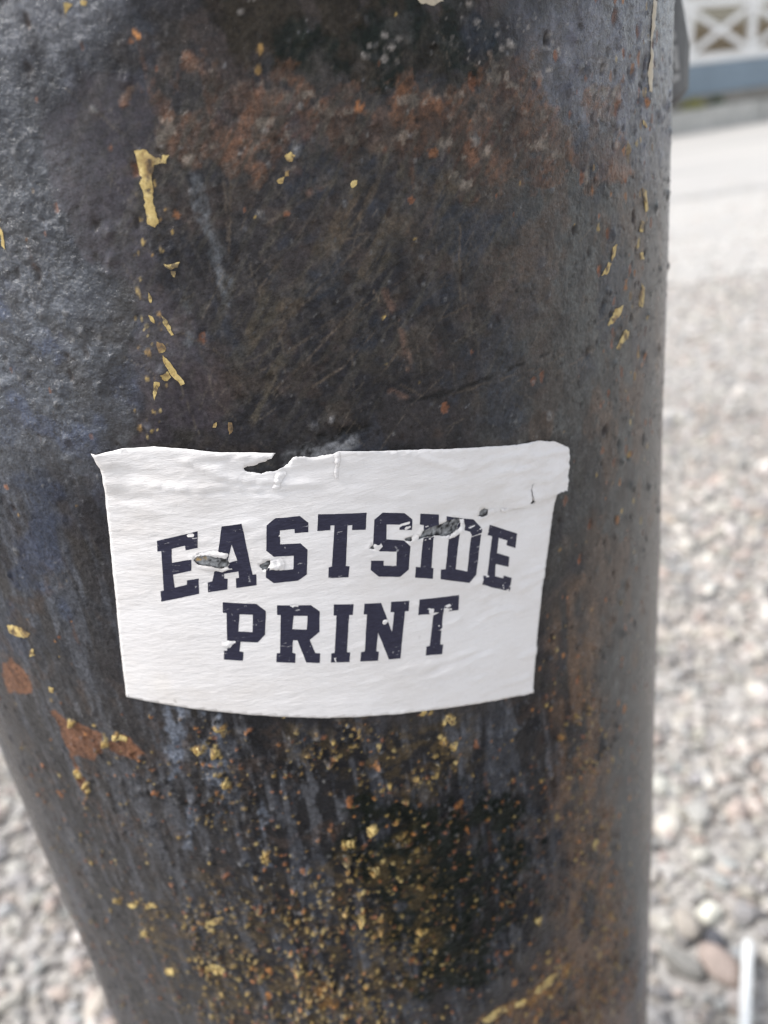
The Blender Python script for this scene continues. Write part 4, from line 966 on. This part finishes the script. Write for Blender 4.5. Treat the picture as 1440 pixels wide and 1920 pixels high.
# ================================================================== the black sticker peeling off round the side
def black_sticker():
    # plan path: glued round the back of the pole, then bending outwards past its flank
    path = [(math.sin(t) * (R + 0.0012), -math.cos(t) * (R + 0.0012)) for t in np.linspace(math.radians(150), math.radians(92), 14)]
    x, y = path[-1]
    for k in range(1, 13):
        t = k / 12
        t *= 0.92; path.append((x + 0.0205 * t ** 1.15, y - 0.006 * t + 0.014 * t * t))
    path = np.array(path); n = len(path)
    # lower and upper rim along the sheet (mm from lens height), corner cut off at the free end
    verts, faces = [], []
    rows = 12
    for i in range(n):
        free = max(0.0, (i - 13) / (n - 14))
        lo = CAM_H - 0.0015 + 0.0035 * max(0, free - 0.68) / 0.32
        hi = CAM_H + 0.045 - 0.0334 * max(0, free - 0.35) / 0.65
        for j in range(rows + 1):
            verts.append((path[i][0], path[i][1], lo + (hi - lo) * j / rows))
    for i in range(n - 1):
        for j in range(rows):
            a = i * (rows + 1) + j
            faces.append((a, a + rows + 1, a + rows + 2, a + 1))
    o = mesh_obj('vinyl_sticker', verts, faces, M['vinyl'])
    sol = o.modifiers.new('thickness', 'SOLIDIFY'); sol.thickness = 0.0007; sol.offset = 0
    tag(o, 'dark grey vinyl sticker with pale letters peeling off the pole\'s right flank', 'sticker')
    def fp(f, z):       # f = 0..1 along the free strip, z in mm from lens height
        t = f * 12; k = min(int(t), 11); p = path[13 + k] + (path[14 + k] - path[13 + k]) * (t - k)
        e = path[14 + k] - path[13 + k]; nn = np.array([e[1], -e[0]]) / np.hypot(*e)
        if nn @ (np.array([0, -0.2]) - p) < 0: nn = -nn
        p = p + nn * 0.0006
        return (p[0], p[1], CAM_H + z / 1000)
    shapes = [
        [(0.50, 15.2), (0.66, 15.0), (0.72, 13.6), (0.66, 12.2), (0.50, 11.2)],
        [(0.66, 11.6), (0.745, 11.6), (0.79, 6.6), (0.70, 6.4), (0.69, 8.3), (0.50, 8.1), (0.50, 9.5), (0.68, 9.5)],
        [(0.50, 2.6), (0.60, 3.2), (0.80, 4.3), (0.80, 5.6), (0.72, 5.7), (0.50, 4.3)],
    ]
    for s in shapes:
        dens = resample(np.array([(f * 20, z) for f, z in s]), 0.8)
        vv, ff = triangulate(dens, [], 0.8)
        mesh_obj('letter', [fp(f / 20, z) for f, z in vv], ff, M['vinyl_print'], o)
black_sticker()

# ================================================================== single stones and the stick beside the pole
def stone(label, c, x, y, size, rz, tilt=0.0, seed=0, ang=0.16):
    bm = bmesh.new()
    bmesh.ops.create_icosphere(bm, subdivisions=4, radius=1.0)
    r_ = random.Random(seed)
    planes = [(Vector((r_.gauss(0, 1), r_.gauss(0, 1), r_.gauss(0, 1))).normalized(), r_.uniform(0.62, 0.92)) for _ in range(9)]
    for v in bm.verts:
        d = v.co.normalized()
        p = d * 1.0
        for n_, k in planes:
            over = p.dot(n_) - k
            if over > 0: p -= n_ * over * 0.85
        s = math.sin(p.x * 5 + seed) * math.sin(p.y * 4.3 + seed * 2) * math.sin(p.z * 5.7)
        v.co = p * (1 + 0.05 * s)
    bmesh.ops.scale(bm, vec=size, verts=bm.verts)
    o = bm_obj('stone', bm, mat_pebble('stone ' + label.split()[0] + str(seed), c), None, True)
    o.location = (x, y, size[2] * 0.72)
    o.rotation_euler = (tilt, tilt * 0.5, rz)
    tag(o, label, 'stone', 'larger stones in the gravel beside the pole')
stone('round white pebble in the gravel above the pink stone', (0.66, 0.64, 0.55), 0.236, 0.178, (0.0095, 0.0090, 0.0085), 0.4, 0, 3)
stone('long pinkish stone in the gravel right of the pole', (0.34, 0.272, 0.235), 0.224, 0.138, (0.0105, 0.0190, 0.010), 0.45, 0.1, 4)
stone('long grey stone lying closest to the pole', (0.235, 0.225, 0.205), 0.199, 0.150, (0.009, 0.0175, 0.009), 0.6, 0.1, 5)
stone('small dark slate stone below the white pebble', (0.065, 0.067, 0.078), 0.230, 0.159, (0.0075, 0.0085, 0.007), 0.2, 0.2, 6)
stone('small bluish grey stone between pink stone and white stick', (0.30, 0.31, 0.315), 0.239, 0.143, (0.0095, 0.0075, 0.007), 0.1, 0.1, 7)
stone('pale cream stone right of the white stick', (0.50, 0.46, 0.41), 0.264, 0.137, (0.012, 0.011, 0.011), 0.3, 0.1, 8)

def straw():
    a, b = Vector((0.2445, 0.1422, 0.0190)), Vector((0.1948, 0.0643, 0.0155))
    d = (b - a).normalized(); sx = d.cross(Vector((0, 0, 1))).normalized(); sy = sx.cross(d)
    bm = bmesh.new(); seg = 24; rings = []
    L = (b - a).length
    prof = [(0.0, 0.0027), (0.0, 0.0036)] + [(L * k / 10, 0.00365 + 0.00008 * math.sin(k * 2.1)) for k in range(0, 11)] + [(L, 0.0027), (L * 0.5, 0.0027), (0.0005, 0.0024)]
    prof[2] = (0.0002, 0.00365)
    for t, r in prof:
        bend = 0.0002 * math.sin(math.pi * t / L)
        rings.append([bm.verts.new(a + d * t + sx * (r * math.cos(6.28318 * k / seg) + bend) + sy * r * math.sin(6.28318 * k / seg)) for k in range(seg)])
    for p, q in zip(rings[:-1], rings[1:]):
        for k in range(seg): bm.faces.new((p[k], p[(k + 1) % seg], q[(k + 1) % seg], q[k]))
    o = bm_obj('white_stick', bm, M['straw'], None, True)
    tag(o, 'straight hollow white plastic stick lying on the gravel right of the pole', 'stick')
straw()

# ================================================================== the building with its railing
brz = math.atan2(fd.y, fd.x)
FO = -0.30                                      # railing stands this far behind the face of the low wall
def facade():
    root = empty('veranda_building', (gA.x, gA.y, 0), brz)
    # local frame: x along the facade, -y towards the pole
    tag(root, 'building with a white cross braced veranda railing above a blue grey base', 'building')
    y0 = -FO
    S0, S1 = -7.38, 8.0
    bx = lambda nm, m, *a, bev=0.006: bm_obj(nm, box_bm(*a, bev=bev), M[m], root)
    # blue grey boards of the base, one above the other
    bx('base_board', 'fascia', S0, S1, y0, y0 + 0.05, 0.575, 1.062)
    bx('skirting_board', 'decking', S0, S1, y0 + 0.012, y0 + 0.05, 0.40, 0.566)
    bx('deck', 'decking', S0, S1, y0 + 0.06, y0 + 1.75, 0.98, 1.05)
    cw = 1.525
    posts = [0.70 - 1.525 + cw * k for k in range(-5, 6)]
    bx('bottom_rail', 'white', S0, S1, y0 + 0.004, y0 + 0.09, 1.070, 1.205)
    bx('top_rail', 'white', S0, S1, y0 - 0.01, y0 + 0.11, 1.905, 2.02)
    for s in posts:
        bx('post', 'white', s - 0.075, s + 0.075, y0 + 0.010, y0 + 0.085, 1.207, 1.903)
    def brace(s0, z0, s1, z1, yo):
        bm = bmesh.new()
        L = math.hypot(s1 - s0, z1 - z0); a = math.atan2(z1 - z0, s1 - s0)
        box_bm(-L / 2, L / 2, -0.018, 0.018, -0.046, 0.046, 0, bm)
        bmesh.ops.bevel(bm, geom=list(bm.edges), offset=0.005, segments=2, affect='EDGES')
        bmesh.ops.rotate(bm, cent=(0, 0, 0), matrix=Matrix.Rotation(-a, 3, 'Y'), verts=bm.verts)
        bmesh.ops.translate(bm, vec=((s0 + s1) / 2, yo, (z0 + z1) / 2), verts=bm.verts)
        bm_obj('brace', bm, M['white'], root)
    for a, b in zip(posts[:-1], posts[1:]):
        brace(a + 0.10, 1.25, b - 0.10, 1.86, y0 + 0.030)
        brace(a + 0.10, 1.86, b - 0.10, 1.25, y0 + 0.070)
    # wall behind the veranda, boarded: tan below, cream above
    yb = y0 + 1.6
    z = 1.06
    k = 0
    while z < 4.2:
        m = 'tan' if z < 1.62 else 'cream_wall'
        bx('wall_board', m, S0, S1, yb + 0.004 * (k % 2), yb + 0.05, z, z + 0.172, bev=0.004)
        z += 0.18; k += 1
    bx('wall_core', 'tan', S0, S1, yb + 0.06, yb + 5.0, -0.1, 4.3)
    for s in posts[::2]:
        bx('roof_post', 'white', s - 0.07, s + 0.07, y0 + 0.15, y0 + 0.29, 1.052, 3.30)
    bm = bmesh.new()
    vs_ = [bm.verts.new(p) for p in [(S0 - .3, y0 - .35, 3.3), (S1 + .3, y0 - .35, 3.3), (S1 + .3, yb + 5.3, 4.9), (S0 - .3, yb + 5.3, 4.9),
                                     (S0 - .3, y0 - .35, 3.45), (S1 + .3, y0 - .35, 3.45), (S1 + .3, yb + 5.3, 5.05), (S0 - .3, yb + 5.3, 5.05)]]
    for f in ((0, 3, 2, 1), (4, 5, 6, 7), (0, 1, 5, 4), (1, 2, 6, 5), (2, 3, 7, 6), (3, 0, 4, 7)): bm.faces.new([vs_[q] for q in f])
    bm_obj('roof', bm, M['roof'], root)
facade()

def low_wall():
    root = empty('low_wall', (gA.x, gA.y, 0), brz)
    tag(root, 'low grey concrete wall along the foot of the veranda building', 'wall')
    s = -7.4; k = 0
    r_ = random.Random(4)
    while s < 8.0:
        L = r_.uniform(0.9, 1.5)
        bm = box_bm(s, s + L - 0.012, 0.0 + r_.uniform(-.012, .012), 0.16, -0.05, 0.375 + r_.uniform(-.012, .012), 0.015)
        bm_obj('block', bm, M['concrete'], root)
        s += L
    bm_obj('planter_soil', box_bm(-7.4, 8.0, 0.165, 0.295, -0.05, 0.35, 0), M['dirt'], root)
low_wall()

def plant(label, s, mat, w, h, n, seed):
    p = fpt(s, -0.17)
    root = empty('plant', (p[0], p[1], 0.33), brz)
    tag(root, label, 'plant')
    r_ = random.Random(seed)
    V, F = [], []
    for k in range(n):
        a = r_.uniform(0, 6.283); rr = math.sqrt(r_.random())
        c = Vector((w * rr * math.cos(a), w * 0.45 * rr * math.sin(a), h * (0.15 + 0.85 * r_.random() * (1 - 0.5 * rr))))
        L = r_.uniform(0.02, 0.05); d = Vector((r_.gauss(0, 1), r_.gauss(0, 1), r_.gauss(0.4, 0.8))).normalized()
        sd = d.cross(Vector((r_.gauss(0, 1), r_.gauss(0, 1), r_.gauss(0, 1)))).normalized() * L * 0.35
        b = len(V)
        V += [c, c + d * L * 0.5 + sd, c + d * L, c + d * L * 0.5 - sd]
        F += [(b, b + 1, b + 2, b + 3)]
    f = mesh_obj('foliage', V, F, M[mat], root, False)
    bm = bmesh.new()
    for k in range(7):
        a = r_.uniform(0, 6.28)
        top = Vector((w * 0.6 * math.cos(a), w * 0.25 * math.sin(a), h * r_.uniform(0.5, 0.9)))
        rings = []
        for t in (0, 0.5, 1):
            q = top * t; rad = 0.006 * (1 - 0.7 * t)
            rings.append([bm.verts.new(q + Vector((rad * math.cos(2.094 * j), rad * math.sin(2.094 * j), 0))) for j in range(3)])
        for p_, q_ in zip(rings[:-1], rings[1:]):
            for j in range(3): bm.faces.new((p_[j], p_[(j + 1) % 3], q_[(j + 1) % 3], q_[j]))
    bm_obj('stem', bm, M['twig'], root)
plant('low yellow green plant on the low concrete wall', 0.70, 'dry', 0.26, 0.20, 900, 1)
plant('small dark green plant right of the yellow green one', 1.26, 'green', 0.18, 0.20, 700, 2)
